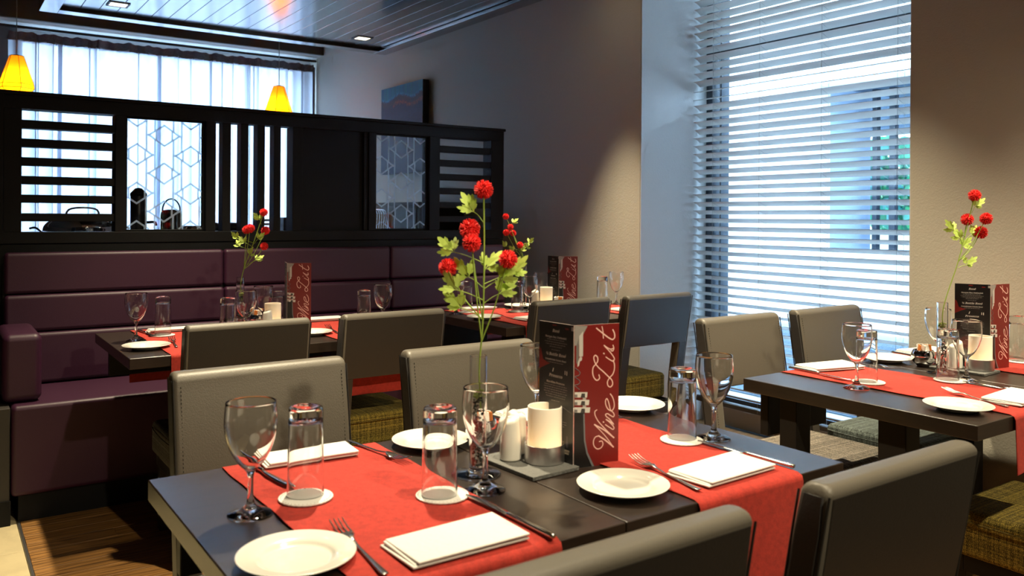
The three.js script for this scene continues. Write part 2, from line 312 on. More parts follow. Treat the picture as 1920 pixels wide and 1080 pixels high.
// ───────────────────────── far curtain ─────────────────────────
{
  const cu = thing('sheer_curtain', 'sheer grey voile curtain gathered on a rail across the far window', 'curtain');
  const sheer = phys({ color: lin(0.54, 0.56, 0.64), roughness: 1, transparent: true, opacity: 0.87, side: THREE.DoubleSide, transmission: 0.62, thickness: 0 });
  const dark = std({ color: lin(0.20, 0.21, 0.24), roughness: 1, side: THREE.DoubleSide, map: feltTex });
  const pts = []; let x = 0.54; const folds = [0.92, 1.22, 1.78, 2.27, 2.62, 3.05]; let fi = 0;
  while (x < 3.37) {                                        // path along the rail: soft waves with a few folds that double back
    const ph = x * 46; pts.push([x, -8.60 + 0.018 * Math.sin(ph) + 0.012 * Math.sin(x * 17)]);
    if (rnd() < 0.09) { const w = rr(0.005, 0.012); pts.push([x + w, -8.59], [x + w, -8.605], [x + 0.001, -8.612], [x + 0.001, -8.618], [x + w, -8.622]); x += w; }
    if (fi < folds.length && x > folds[fi]) { const w = fi % 2 ? 0.02 : 0.035; pts.push([x + w, -8.585], [x + w, -8.60], [x + 0.004, -8.61], [x + 0.004, -8.622], [x + w, -8.63]); x += w; fi++; }
    x += 0.011;
  }
  const strip = (yb, yt, wob) => {
    const pos = [], idx = [], N = 10;
    pts.forEach(([px, pz], i) => { for (let j = 0; j <= N; j++) { const t = j / N, s = 1 - 0.25 * t; const top = yt + wob * Math.sin(px * 30) * 0.5 + wob * Math.sin(px * 71) * 0.4; pos.push(px + 0.01 * Math.sin(px * 9 + t * 3) * (1 - t), yb + (top - yb) * t, -8.60 + (pz + 8.60) * s); if (i && j) { const a = (i - 1) * (N + 1) + j - 1; idx.push(a, a + N + 1, a + 1, a + 1, a + N + 1, a + N + 2); } } });
    const g = new THREE.BufferGeometry(); g.setAttribute('position', new THREE.Float32BufferAttribute(pos, 3)); g.setIndex(idx); g.computeVertexNormals(); return uvm(g);
  };
  mesh('voile', strip(0.06, 2.80, 0.012), sheer, cu);
  mesh('heading_tape', strip(2.79, 2.872, 0.012), dark, cu);
  mesh('side_hem', rbox(3.355, 3.385, 1.6, 2.85, -8.62, -8.60, 0.004, 1), dark, cu);
  mesh('rail', rbox(0.45, 3.395, 2.90, 2.925, -8.61, -8.59, 0.004, 1), M.black, cu);
}

// ───────────────────────── downlights and pendants ─────────────────────────
{
  const L = thing('ceiling_downlight', 'square recessed downlight in the boards near the far corner of the dropped ceiling', 'downlight', [2.955, 2.741, -6.46], 0, 'square recessed downlights');
  const ring = new THREE.Shape(); ring.moveTo(-0.07, -0.07); ring.lineTo(0.07, -0.07); ring.lineTo(0.07, 0.07); ring.lineTo(-0.07, 0.07); ring.closePath();
  const hole = new THREE.Path(); hole.moveTo(-0.056, -0.056); hole.lineTo(-0.056, 0.056); hole.lineTo(0.056, 0.056); hole.lineTo(0.056, -0.056); hole.closePath(); ring.holes.push(hole);
  mesh('trim_frame', new THREE.ExtrudeGeometry(ring, { depth: 0.006, bevelEnabled: false }).rotateX(Math.PI / 2), M.black, L);
  mesh('diffuser', box(-0.055, 0.055, -0.003, 0.001, -0.055, 0.055), M.glow, L);
  const spot = (x, y, z, k = 1, tx = x, tz = z, ang = SPOT.angle) => { const ra = new THREE.RectAreaLight(SPOT.color, SPOT.spill * SPOT.intensity * k, 0.11, 0.11); ra.name = 'downlight_spill'; ra.position.set(x, y - 0.008, z); ra.lookAt(x, 0, z); scene.add(ra); const s = new THREE.SpotLight(SPOT.color, SPOT.intensity * k, 0, ang, SPOT.penumbra, 2); s.name = 'downlight_beam'; s.position.set(x, y - 0.02, z); s.target.position.set(tx, 0.75, tz); s.castShadow = true; s.shadow.radius = 1.6; scene.add(s, s.target); };
  spot(2.955, 2.741, -6.46, 0.5, 2.85, -6.46, 0.42);
  for (const [x, z, k, tx, tz, ang, label] of [[1.075, -6.46, 0.5, 1.09, -6.46, 0.42, 'square recessed downlight at the far edge of the boards, beside the sheer curtain'],
    [1.1, -3.7, 1.2, 1.0, -3.6, 0.66, 'square recessed downlight above the bench table nearest the armrest'], [3.0, -3.7, 2.0, 2.92, -3.65, 0.44, 'square recessed downlight above the bench table next to the lamp-lit wall'],
    [1.1, -2.25, 1.4, 1.06, -2.05, 0.78, 'square recessed downlight above the gap behind the foreground table'], [2.72, -2.25, 1.25, 2.7, -2.1, 0.64, 'square recessed downlight above the chairs under the window'],
    [1.1, 0.65, 0.7, 1.2, -1.6, 0.60, 'square recessed downlight in the boards above the camera'], [2.72, 0.65, 0.6, 2.6, -1.4, 0.60, 'square recessed downlight in the boards behind the near chairs, towards the window wall'],
    [1.1, -0.8, 0.45, 1.0, -1.1, 0.60, 'square recessed downlight above the near edge of the foreground table'], [2.72, -0.8, 0.9, 2.7, -1.0, 0.68, 'square recessed downlight above the near edge of the window-side table']]) {
    dup(L, [x, 2.741, z], 0, label); spot(x, 2.741, z, k, tx, tz, ang);
  }

  const P = thing('pendant_lamp', 'amber six-sided pendant lamp hanging at the outer edge of the far window', 'pendant lamp', [0.52, 2.17, -7.4], 0, 'amber pendant lamps by the far window');
  const hexring = (r, y) => Array.from({ length: 6 }, (_, i) => V(r * Math.cos(i * Math.PI / 3 + 0.35), y, r * Math.sin(i * Math.PI / 3 + 0.35)));
  const levels = [[0.092, 0], [0.125, 0.035], [0.122, 0.066], [0.05, 0.285]];
  for (let i = 0; i < 6; i++) for (let k = 0; k < 3; k++) {
    const a = hexring(levels[k][0], levels[k][1]), b = hexring(levels[k + 1][0], levels[k + 1][1]), j = (i + 1) % 6;
    const g = new THREE.BufferGeometry(); const n = a[i].clone().add(b[j]).setY(0).normalize().multiplyScalar(0.0015);
    const o = [a[i], a[j], b[j], b[i]], c = o.map((p) => p.clone().sub(n)), f = [];
    const quad = (p, q, r, s) => f.push(p, q, r, p, r, s); quad(o[1], o[0], o[3], o[2]); quad(c[0], c[1], c[2], c[3]); quad(o[0], o[1], c[1], c[0]); quad(o[2], o[3], c[3], c[2]);
    g.setFromPoints(f); g.computeVertexNormals(); g.setAttribute('uv', new THREE.BufferAttribute(new Float32Array(f.length * 2), 2)); mesh('shade_panel', g, M.amber, P);
  }
  const rods = []; const seg = (p, q) => rods.push(tube([p, q], 0.0022, 1, 5));
  levels.forEach(([r, y], k) => { const a = hexring(r, y); for (let i = 0; i < 6; i++) { seg(a[i], a[(i + 1) % 6]); if (k < 3) seg(a[i], hexring(...levels[k + 1])[i]); } });
  mesh('wire_frame', merge(rods), M.brass, P);
  mesh('bulb', new THREE.SphereGeometry(0.032, 16, 12).translate(0, 0.09, 0), M.bulb, P);
  mesh('lamp_holder', new THREE.CylinderGeometry(0.018, 0.018, 0.07, 12).translate(0, 0.15, 0), M.black, P);
  mesh('top_cap', new THREE.CylinderGeometry(0.02, 0.045, 0.012, 6).translate(0, 0.288, 0), M.brass, P);
  mesh('cable', new THREE.CylinderGeometry(0.0035, 0.0035, 0.86, 6).translate(0, 0.72, 0), M.cord, P);
  dup(P, [2.57, 2.13, -7.4], 0.3, 'amber six-sided pendant lamp partly hidden behind the dark slatted partition');
  for (const [x, y] of [[0.52, 2.26], [2.57, 2.22]]) { const l = new THREE.PointLight(lin(1, 0.66, 0.30), 1.1, 0, 2); l.name = 'pendant_glow'; l.position.set(x, y, -7.4); l.castShadow = true; scene.add(l); }
}

// ───────────────────────── bench and partition ─────────────────────────
{
  const b = thing('banquette', 'long purple leather bench with horizontally padded back along the dark partition', 'bench', [0, 0, 0]);
  mesh('seat', rbox(0.262, 2.98, 0.11, 0.475, -4.34, -3.87, 0.02, 4), M.purple, b);
  mesh('plinth', box(0.29, 2.96, 0, 0.11, -4.34, -3.90), M.darkWood, b);
  const xs = [0.262, 1.232, 2.18, 2.98], ys = [[0.478, 0.708, 0.0], [0.712, 0.880, -0.014], [0.884, 1.072, -0.03]];
  for (let i = 0; i < 3; i++) for (const [y0, y1, dz] of ys) mesh('back_cushion', rbox(xs[i] + 0.0015, xs[i + 1] - 0.0015, y0, y1, -4.408, -4.325 + dz, 0.018, 4), M.purple, b);
  mesh('back_board', box(0.262, 2.98, 0.1, 1.06, -4.411, -4.40), M.black, b);
  mesh('armrest', rbox(0.232, 0.375, 0.478, 0.757, -4.34, -3.925, 0.03, 5), M.purple, b);
  const e = thing('end_panel', 'dark brown boxed-in panel closing the open end of the purple bench', 'panel');
  mesh('panel_face', rbox(-0.05, 0.259, 0, 0.47, -4.41, -3.875, 0.004, 1), std({ color: lin(0.035, 0.03, 0.025), roughness: 0.6 }), e);
  mesh('skirting', box(-0.05, 0.2615, 0, 0.1, -4.41, -3.868), M.darkWood, e);

  const p = thing('partition_screen', 'black framed room divider with slatted openings and patterned glass panels above the bench', 'partition');
  const zf = -4.425, zb = -4.525, dw = M.darkWood, yT = 1.733, yB = 1.164;
  const R = (n, x0, x1, y0, y1, a = zb, c = zf, r = 0.003) => mesh(n, rbox(x0, x1, y0, y1, a, c, r, 1), dw, p);
  R('top_rail', 0.08, 3.015, yT, 1.795); R('top_cap', 0.07, 3.022, 1.795, 1.812, zb - 0.012, zf + 0.012);
  R('bottom_rail', 0.08, 3.015, 1.11, yB); R('lower_panel', 0.08, 3.015, 0, 1.108, zb, zf - 0.004);
  const openings = [[0.334, 0.728], [0.778, 1.156], [1.206, 1.617], [1.665, 2.071], [2.118, 2.472], [2.543, 2.919]];
  let x = 0.262; for (const [a, c] of openings) { R('post', x, a, yB, yT); x = c; } R('post', x, 3.015, yB, yT);
  R('end_post', 0.08, 0.262, 1.11, 1.795, zb - 0.01, zf + 0.012);
  for (const k of [0, 5]) for (let i = 0; i < 6; i++) { const y = yB + 0.049 + i * 0.0864; R('slat', openings[k][0] - 0.004, openings[k][1] + 0.004, y, y + 0.038, zb + 0.012, zf - 0.012); }
  for (const [a, c] of [[1.243, 1.286], [1.338, 1.378], [1.427, 1.467], [1.516, 1.554]]) R('upright_bar', a, c, yB - 0.004, yT + 0.004, zb + 0.012, zf - 0.012);
  R('solid_panel', 1.66, 2.076, yB - 0.004, yT + 0.004, zb + 0.02, zf - 0.035);
  for (const [a, c] of [[1.665, 1.677], [2.045, 2.071]]) R('moulding', a, c, yB, yT, zf - 0.036, zf - 0.012);
  const frost = phys({ color: lin(0.80, 0.88, 0.92), roughness: 1, transmission: 0.8, thickness: 0, transparent: true, opacity: 0.5 });
  for (const k of [1, 4]) {
    const [a, c] = openings[k], zg = zf - 0.05;
    const gp = mesh('glass_panel', box(a - 0.004, c + 0.004, yB - 0.004, yT + 0.004, zg, zg + 0.005), M.pane, p);
    for (const [q, r] of [[a, a + 0.01], [c - 0.01, c]]) R('glazing_bead', q, r, yB, yT, zg + 0.0055, zg + 0.016);
    for (const [q, r] of [[yB, yB + 0.01], [yT - 0.01, yT]]) R('glazing_bead', a, c, q, r, zg + 0.0055, zg + 0.016);
    const strips = [], S = (x0, y0, x1, y1) => {            // frosted star lattice on the glass, clipped to the pane
      let t0 = 0, t1 = 1; const dx = x1 - x0, dy = y1 - y0;
      for (const [pp, qq] of [[-dx, x0 - a - 0.012], [dx, c - 0.012 - x0], [-dy, y0 - yB - 0.012], [dy, yT - 0.012 - y0]]) { if (Math.abs(pp) < 1e-9) { if (qq < 0) return; } else { const r = qq / pp; if (pp < 0) t0 = Math.max(t0, r); else t1 = Math.min(t1, r); } }
      if (t1 - t0 < 0.02) return;
      const ax = x0 + dx * t0, ay = y0 + dy * t0, bx = x0 + dx * t1, by = y0 + dy * t1, L = Math.hypot(bx - ax, by - ay);
      strips.push(new THREE.BoxGeometry(L + 0.004, 0.0085, 0.0012).rotateZ(Math.atan2(by - ay, bx - ax)).translate((ax + bx) / 2, (ay + by) / 2, zg + 0.0056));
    };
    const cw = 0.1285, ch = 0.192, hx = 0.038, hy = 0.026, hh = 0.052;
    for (let i = -1; i < 5; i++) for (let j = -1; j < 5; j++) {
      const cx = a + 0.055 + i * cw, cy = yB + (i & 1 ? 0.10 : 0.0) + j * ch, kx = 0.039;
      for (const sx of [-1, 1]) {
        S(cx, cy + hh, cx + sx * (hx + kx), cy - 0.003); S(cx, cy - hh, cx + sx * (hx + kx), cy + 0.003);
        S(cx + sx * hx, cy - hy, cx + sx * hx, cy + hy);
        S(cx + sx * (cw / 2 - 0.02), cy + 0.02, cx + sx * (cw / 2 - 0.02), cy + ch / 2 - 0.02 + 0.04);
        S(cx + sx * (cw / 2 - 0.02), cy - 0.02, cx + sx * (cw / 2 - 0.02), cy - ch / 2 + 0.02 - 0.04);
      }
    }
    mesh('frosted_lattice', merge(strips), frost, gp);
  }
}
// what stands on the buffet behind the partition
{
  const c = thing('buffet_counter', 'dark buffet counter behind the partition carrying serving ware', 'counter');
  mesh('worktop', rbox(-0.6, 2.2, 0.96, 1.0, -5.95, -5.1, 0.004, 1), M.legWood, c);
  mesh('cabinet', rbox(-0.55, 2.15, 0.0, 0.958, -5.9, -5.16, 0.004, 1), M.darkWood, c);
  const ch = thing('chafing_dish', 'round chrome chafing dish with domed lid behind the lowest slats', 'serving dish', [0.71, 1.0, -5.4]);
  mesh('base', lathe([[0, 0], [0.17, 0], [0.185, 0.02], [0.19, 0.12], [0.205, 0.14], [0.205, 0.148], [0, 0.148]]), M.chrome, ch);
  mesh('lid', lathe(smooth([[0.2, 0.15], [0.192, 0.18], [0.15, 0.22], [0.09, 0.242], [0, 0.25]])), M.chrome, ch);
  mesh('handle', tube([V(-0.09, 0.235, 0.04), V(-0.07, 0.275, 0.06), V(0.07, 0.275, 0.06), V(0.09, 0.235, 0.04)], 0.006, 16, 8), M.chrome, ch);
  for (const s of [-1, 1]) mesh('side_handle', tube([V(s * 0.2, 0.14, 0.03), V(s * 0.235, 0.17, 0.0), V(s * 0.26, 0.165, -0.02)], 0.006, 8, 6), M.black, ch);
  const u = thing('coffee_urn', 'tall dark cylindrical urn behind the patterned glass beside the slats', 'urn', [1.017, 1.0, -5.4]);
  mesh('body', lathe([[0, 0], [0.045, 0], [0.045, 0.36], [0, 0.36]]), std({ color: lin(0.10, 0.085, 0.08), metalness: 0.7, roughness: 0.3 }), u);
  mesh('lid', lathe([[0, 0.36], [0.047, 0.36], [0.047, 0.375], [0.02, 0.405], [0, 0.41]]), M.black, u);
  mesh('tap', tube([V(0.04, 0.2, 0), V(0.09, 0.2, 0.02), V(0.095, 0.18, 0.02)], 0.008, 8, 8), M.black, u);
  const k = thing('juice_dispenser', 'chrome kettle-shaped dispenser with round handle behind the patterned glass', 'dispenser', [1.205, 1.0, -5.4]);
  mesh('body', lathe(smooth([[0, 0.04], [0.045, 0.04], [0.06, 0.1], [0.062, 0.2], [0.055, 0.27], [0, 0.285]])), M.steel, k);
  mesh('foot', lathe([[0, 0], [0.05, 0], [0.05, 0.02], [0.03, 0.04], [0, 0.04]]), M.black, k);
  mesh('handle', tube(Array.from({ length: 9 }, (_, i) => V(0.052 * Math.cos(i * Math.PI / 8), 0.27 + 0.075 * Math.sin(i * Math.PI / 8), 0)), 0.005, 20, 6), M.black, k);
  mesh('spout_bowl', lathe([[0, 0], [0.05, 0], [0.06, 0.05], [0.06, 0.12], [0, 0.12]]).translate(0.12, 0.06, 0.03), M.steel, k);
  for (const [x, label] of [[1.46, 'dark round lidded pot behind the thin uprights, nearest the patterned glass'], [1.585, 'dark round lidded pot behind the middle thin upright']]) {
    const t = thing('lidded_pot', label, 'pot', [x, 1.0, -5.4]);
    mesh('pot', lathe([[0, 0], [0.06, 0], [0.065, 0.14], [0.067, 0.15], [0, 0.15]], 28), M.white, t); mesh('lid', lathe([[0, 0.15], [0.068, 0.15], [0.05, 0.185], [0.02, 0.2], [0, 0.2]], 28), M.black, t);
  }
  for (let i = 0; i < 9; i++) { const pl = mesh('stacked_plate', lathe([[0, 0], [0.035, 0], [0.055, 0.012], [0.053, 0.015], [0.033, 0.006], [0, 0.006]], 28), M.china); pl.position.set(1.80, 1.0 + i * 0.026, -5.4); tag(pl, `pale plate behind the thin uprights, ${['bottom', 'second from the bottom', 'third from the bottom', 'fourth from the bottom', 'middle one', 'fourth from the top', 'third from the top', 'second from the top', 'topmost'][i]} of its stack`, 'plate', 'plates stacked on the buffet'); }
  const s = thing('upright_box', 'small black upright box on the buffet beside the plate stack', 'box', [1.95, 1.0, -5.4]);
  mesh('body', rbox(-0.055, 0.055, 0, 0.235, -0.05, 0.05, 0.006), M.black, s); mesh('screen', rbox(-0.045, 0.045, 0.12, 0.22, 0.05, 0.053, 0.002, 1), M.frameDark, s);
  const d = thing('sideboard', 'dark sideboard against the wall behind the partition end', 'sideboard', [2.98, 0, -5.85]);
  mesh('carcass', rbox(0, 0.40, 0.06, 1.33, -0.4, 0.35, 0.005, 1), M.darkWood, d); mesh('top', rbox(-0.015, 0.41, 1.33, 1.355, -0.42, 0.37, 0.004, 1), M.darkWood, d); mesh('plinth', box(0.03, 0.39, 0, 0.06, -0.37, 0.32), M.black, d);
  for (const a of [-0.39, -0.02]) { const q = mesh('door', rbox(-0.018, -0.001, 0.08, 1.31, a, a + 0.355, 0.003, 1), M.darkWood, d); mesh('handle', new THREE.CylinderGeometry(0.005, 0.005, 0.12, 8).translate(-0.03, 0.75, a + (a < -0.1 ? 0.32 : 0.03)), M.steel, q); }
  const bl = thing('table_lantern', 'small black tapered lantern standing on the dark sideboard', 'lantern', [3.17, 1.355, -5.62]);
  mesh('body', new THREE.CylinderGeometry(0.018, 0.032, 0.062, 4).rotateY(0.8).translate(0, 0.031, 0), M.black, bl); mesh('top', new THREE.CylinderGeometry(0.006, 0.02, 0.012, 4).rotateY(0.8).translate(0, 0.068, 0), M.black, bl);
  const st = thing('side_stand', 'narrow dark stand beside the buffet holding wire racks', 'stand', [2.62, 0, -5.55]);
  mesh('top', rbox(-0.22, 0.22, 1.13, 1.15, -0.25, 0.25, 0.004, 1), M.darkWood, st); for (const [x, z] of [[-0.2, -0.23], [0.2, -0.23], [-0.2, 0.23], [0.2, 0.23]]) mesh('leg', box(x - 0.015, x + 0.015, 0, 1.13, z - 0.015, z + 0.015), M.darkWood, st);
  const wr_ = thing('wire_rack', 'slanting chrome wire toast rack behind the second patterned glass', 'rack', [2.53, 1.1585, -5.47], 0.2);
  const wires = []; for (let i = 0; i < 12; i++) { const x = -0.11 + i * 0.02; wires.push(tube([V(x, 0.0, 0.1), V(x + 0.03, 0.12, 0.06), V(x + 0.06, 0.14, -0.08)], 0.0024, 8, 5)); }
  mesh('bars', merge(wires), M.chrome, wr_); mesh('rim', tube([V(-0.11, 0.0, 0.1), V(0.13, 0.0, 0.1), V(0.18, 0.14, -0.08), V(-0.06, 0.14, -0.08)], 0.004, 30, 6, true), M.chrome, wr_);
  const cr = thing('wooden_crate', 'open pale wooden crate beside the wire rack on the stand', 'crate', [2.745, 1.152, -5.70], 0.0);
  mesh('bottom', box(-0.07, 0.07, 0, 0.01, -0.1, 0.1), M.beigeWood, cr); for (const [a, b2, c2, d2] of [[-0.07, 0.07, -0.1, -0.09], [-0.07, 0.07, 0.09, 0.1], [-0.07, -0.06, -0.09, 0.09], [0.06, 0.07, -0.09, 0.09]]) mesh('side', rbox(a, b2, 0.01, 0.11, c2, d2, 0.002, 1), M.beigeWood, cr);
}
{
  const t = thing('wall_canvas', 'deep-edged abstract canvas in teal, rust and navy on the far end of the window wall', 'picture');
  const art = canvasTex(512, 512, (g, w, h) => {
    g.fillStyle = '#1b1d3e'; g.fillRect(0, 0, w, h);
    for (let i = 0; i < 5000; i++) { const y = h * (0.3 + 0.7 * rnd()); g.fillStyle = ['#23254a', '#1a1c38', '#2c2444', '#22305c', '#33294a'][Math.floor(rnd() * 5)]; g.globalAlpha = 0.35; g.fillRect(w * rnd(), y, rr(3, 22), rr(2, 6)); }
    g.globalAlpha = 1;
    for (let x = 0; x < w; x += 2) { const a = h * (0.10 + 0.03 * Math.sin(x * 0.02) + 0.03 * rnd()); g.fillStyle = `rgb(${6 + 20 * rnd()},${75 + 50 * rnd()},${105 + 50 * rnd()})`; g.fillRect(x, 0, 2, a); g.fillStyle = rnd() > 0.5 ? '#3f9ccb' : '#15658f'; g.fillRect(x, a, 2, 5 + 9 * rnd()); g.fillStyle = rnd() > 0.35 ? '#3a2a33' : '#1c2a3c'; g.fillRect(x, a + 12, 2, 22 + 20 * rnd()); if (x > 150) { g.fillStyle = ['#8a4a34', '#a8593c', '#6c3c3c'][Math.floor(rnd() * 3)]; g.fillRect(x, a + 40 + 12 * rnd(), 2, 4 + 14 * rnd()); } }
  });
  mesh('frame', rbox(3.338, 3.399, 1.62, 2.39, -6.88, -6.105, 0.003, 1), M.black, t);
  const fg = new THREE.PlaneGeometry(0.775, 0.77, 1, 1).rotateY(-Math.PI / 2).translate(3.3375, 2.005, -6.4925);
  mesh('painted_face', fg, std({ map: art, roughness: 0.7 }), t);
}

// ───────────────────────── chairs ─────────────────────────
const lean = (y) => -0.212 - 0.165 * Math.max(0, y - 0.36) ** 1.15 - (y < 0.36 ? 0.06 * (0.36 - y) : 0);   // middle of the back seen from the side
function sideRing(x0, x1, y, t, r = 0.012) {
  const z = lean(y), out = []; const hw = (x1 - x0) / 2, cx = (x0 + x1) / 2, ht = t / 2; r = Math.min(r, hw * 0.95, ht * 0.95);
  for (const [sx, sz, a0] of [[1, 1, 0], [-1, 1, 1], [-1, -1, 2], [1, -1, 3]]) for (let i = 0; i <= 3; i++) { const a = (a0 + i / 3) * Math.PI / 2; out.push(V(cx + sx * (hw - r) + r * Math.cos(a), y, z + sz * (ht - r) + r * Math.sin(a))); }
  return out;
}
function backGeo() {
  const w = 0.2225, rows = [], yTop = 0.868, yBot = 0.612;
  rows.push(sideRing(-w + 0.004, w - 0.004, yBot, 0.046), sideRing(-w, w, yBot + 0.006, 0.054));
  for (let i = 1; i <= 8; i++) rows.push(sideRing(-w, w, yBot + (yTop - 0.022 - yBot) * i / 8, 0.054 + 0.006 * Math.sin(i / 8 * Math.PI)));
  for (let i = 1; i <= 6; i++) { const a = i / 6 * Math.PI / 2, k = 1 - Math.cos(a); rows.push(sideRing(-w + 0.010 * k, w - 0.010 * k, yTop - 0.022 + 0.022 * Math.sin(a), 0.056 - 0.038 * k)); }
  return uvm(loft(rows));
}
function legGeo(s) {
  const x0 = s > 0 ? 0.166 : -0.2215, x1 = s > 0 ? 0.2215 : -0.166, rows = [];
  for (let i = 0; i <= 8; i++) rows.push(sideRing(x0, x1, 0.002 + 0.612 * i / 8, 0.040 + 0.012 * Math.min(1, i / 6), 0.008));
  return uvm(loft(rows));
}
function sidePlate(s) {                                      // gusset down the edge of the back, darker than the front
  const rows = []; for (let i = 0; i <= 14; i++) { const y = 0.03 + 0.82 * i / 14; rows.push(sideRing(s > 0 ? 0.218 : -0.2245, s > 0 ? 0.2245 : -0.218, y, (0.034 + 0.010 * Math.min(1, i / 6)) * (i === 14 ? 0.8 : 1), 0.003)); }
  return uvm(loft(rows));
}
function rearPlate(x0, x1, y0, y1) {                         // thin skin over the rear of the chair, darker than its front
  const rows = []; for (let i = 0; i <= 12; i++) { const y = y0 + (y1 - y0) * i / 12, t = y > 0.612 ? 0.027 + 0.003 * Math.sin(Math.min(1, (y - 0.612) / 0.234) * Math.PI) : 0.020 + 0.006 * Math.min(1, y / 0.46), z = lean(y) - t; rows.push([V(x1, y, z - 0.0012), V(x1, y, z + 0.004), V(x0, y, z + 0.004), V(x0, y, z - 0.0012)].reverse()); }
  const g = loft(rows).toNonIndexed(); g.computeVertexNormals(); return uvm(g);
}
function pipingGeo(s, f) { const pts = []; for (let i = 0; i <= 20; i++) { const y = 0.01 + 0.842 * i / 20; pts.push(V(s * 0.2215, y, lean(y) + f * (0.0205 + 0.006 * Math.min(1, i / 9)))); } return tube(pts, 0.0022, 30, 5); }
function stitchGeo(s, f) { const l = []; for (let i = 0; i < 46; i++) { const y = 0.42 + i * 0.0092; l.push(new THREE.BoxGeometry(0.0014, 0.0048, 0.0012).translate(s * 0.205, y, lean(y) + f * (y > 0.612 ? 0.0292 : 0.0262))); } return merge(l); }
const CH = { back: backGeo(), leg: [legGeo(-1), legGeo(1)], plate: [sidePlate(-1), sidePlate(1)],
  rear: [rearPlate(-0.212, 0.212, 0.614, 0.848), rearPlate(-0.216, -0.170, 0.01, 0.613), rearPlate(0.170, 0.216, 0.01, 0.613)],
  pipe: [pipingGeo(-1, 1), pipingGeo(1, 1), pipingGeo(-1, -1), pipingGeo(1, -1)], stitch: [stitchGeo(-1, 1), stitchGeo(1, 1)],
  seat: (() => { const g = new RoundedBoxGeometry(0.43, 0.13, 0.405, 5, 0.022), p = g.attributes.position; for (let i = 0; i < p.count; i++) if (p.getY(i) > 0) p.setY(i, p.getY(i) + 0.010 * Math.cos(p.getX(i) * 7) * Math.cos(p.getZ(i) * 7.4)); g.computeVertexNormals(); return uvm(g.translate(0, 0.365, 0.068)); })(),
  seam: tube([V(-0.213, 0.405, -0.135), V(0.213, 0.405, -0.135), V(0.213, 0.405, 0.268), V(-0.213, 0.405, 0.268)].flatMap((p, i, a) => [p.clone().lerp(a[(i + 3) % 4], 0.03), p.clone().lerp(a[(i + 1) % 4], 0.03)]), 0.0026, 60, 5, true),
  frame: merge([rbox(-0.20, 0.20, 0.255, 0.302, -0.17, -0.13, 0.003, 1), rbox(-0.20, 0.20, 0.255, 0.302, 0.21, 0.25, 0.003, 1), rbox(-0.20, -0.165, 0.255, 0.302, -0.19, 0.21, 0.003, 1), rbox(0.165, 0.20, 0.255, 0.302, -0.19, 0.21, 0.003, 1)]),
  rail: uvm(loft([sideRing(-0.17, 0.17, 0.25, 0.03, 0.006), sideRing(-0.17, 0.17, 0.30, 0.03, 0.006)])),
  front: rbox(-0.02, 0.02, 0.002, 0.256, -0.02, 0.02, 0.003, 1) };
function chair(label, x, z, turn, fabric) {
  const c = thing('dining_chair', label, 'chair', [x, 0, z], turn);
  mesh('backrest', CH.back, M.taupe, c);
  for (const i of [0, 1]) { mesh('leg', CH.leg[i], M.taupe, c); mesh('side_gusset', CH.plate[i], M.taupeDark, c); mesh('stitching', CH.stitch[i], M.stitch, c); }
  CH.rear.forEach((g, i) => mesh(i ? 'rear_strip' : 'rear_panel', g, M.taupeRear, c));
  for (const g of CH.pipe) mesh('piping', g, M.piping, c);
  const s = mesh('seat', CH.seat, fabric, c); mesh('seam', CH.seam, fabric, s);
  mesh('seat_frame', CH.frame, M.legWood, c); mesh('back_rail', CH.rail, M.taupeDark, c);
  for (const sx of [-1, 1]) mesh('leg', CH.front, M.legWood, c).position.set(sx * 0.175, 0, 0.225);
  return c;
}
chair('taupe leather chair tucked in across the foreground table, at its aisle end', 0.695, -1.835, 0, TW.charcoal);
chair('taupe leather chair across the foreground table, directly behind the tall flower vase', 1.32, -1.825, 0, TW.mustard);
chair('taupe leather chair back cut by the bottom edge, nearest the camera', 0.70, -1.05, Math.PI, TW.mustard).scale.y = 0.982;
chair('large taupe chair back with dark side, near the window end of the foreground table', 1.31, -1.05, Math.PI, TW.mustard).scale.y = 0.982;
chair('taupe leather chair with pale beige tweed seat under the venetian blind', 2.595, -1.885, 0, TW.beige);
chair('taupe leather chair with grey green tweed seat in the corner by the bare wall', 3.16, -1.885, 0, TW.green);
chair('chair with mustard tweed seat before the window table, its back out of view', 2.60, -0.99, Math.PI, TW.mustard);
chair('dark-backed leather chair with charcoal tweed seat, nearest the bench armrest', 0.935, -3.275, Math.PI, TW.charcoal);
chair('dark-backed leather chair with mustard seat, second from the bench armrest', 1.517, -3.285, Math.PI, TW.mustard);
chair('dark-backed leather chair behind the open wine list of the foreground table', 2.44, -3.30, Math.PI, TW.mustard);
chair('dark-backed leather chair with mustard seat, right beside the pale blue window reveal', 2.975, -3.28, Math.PI, TW.mustard);

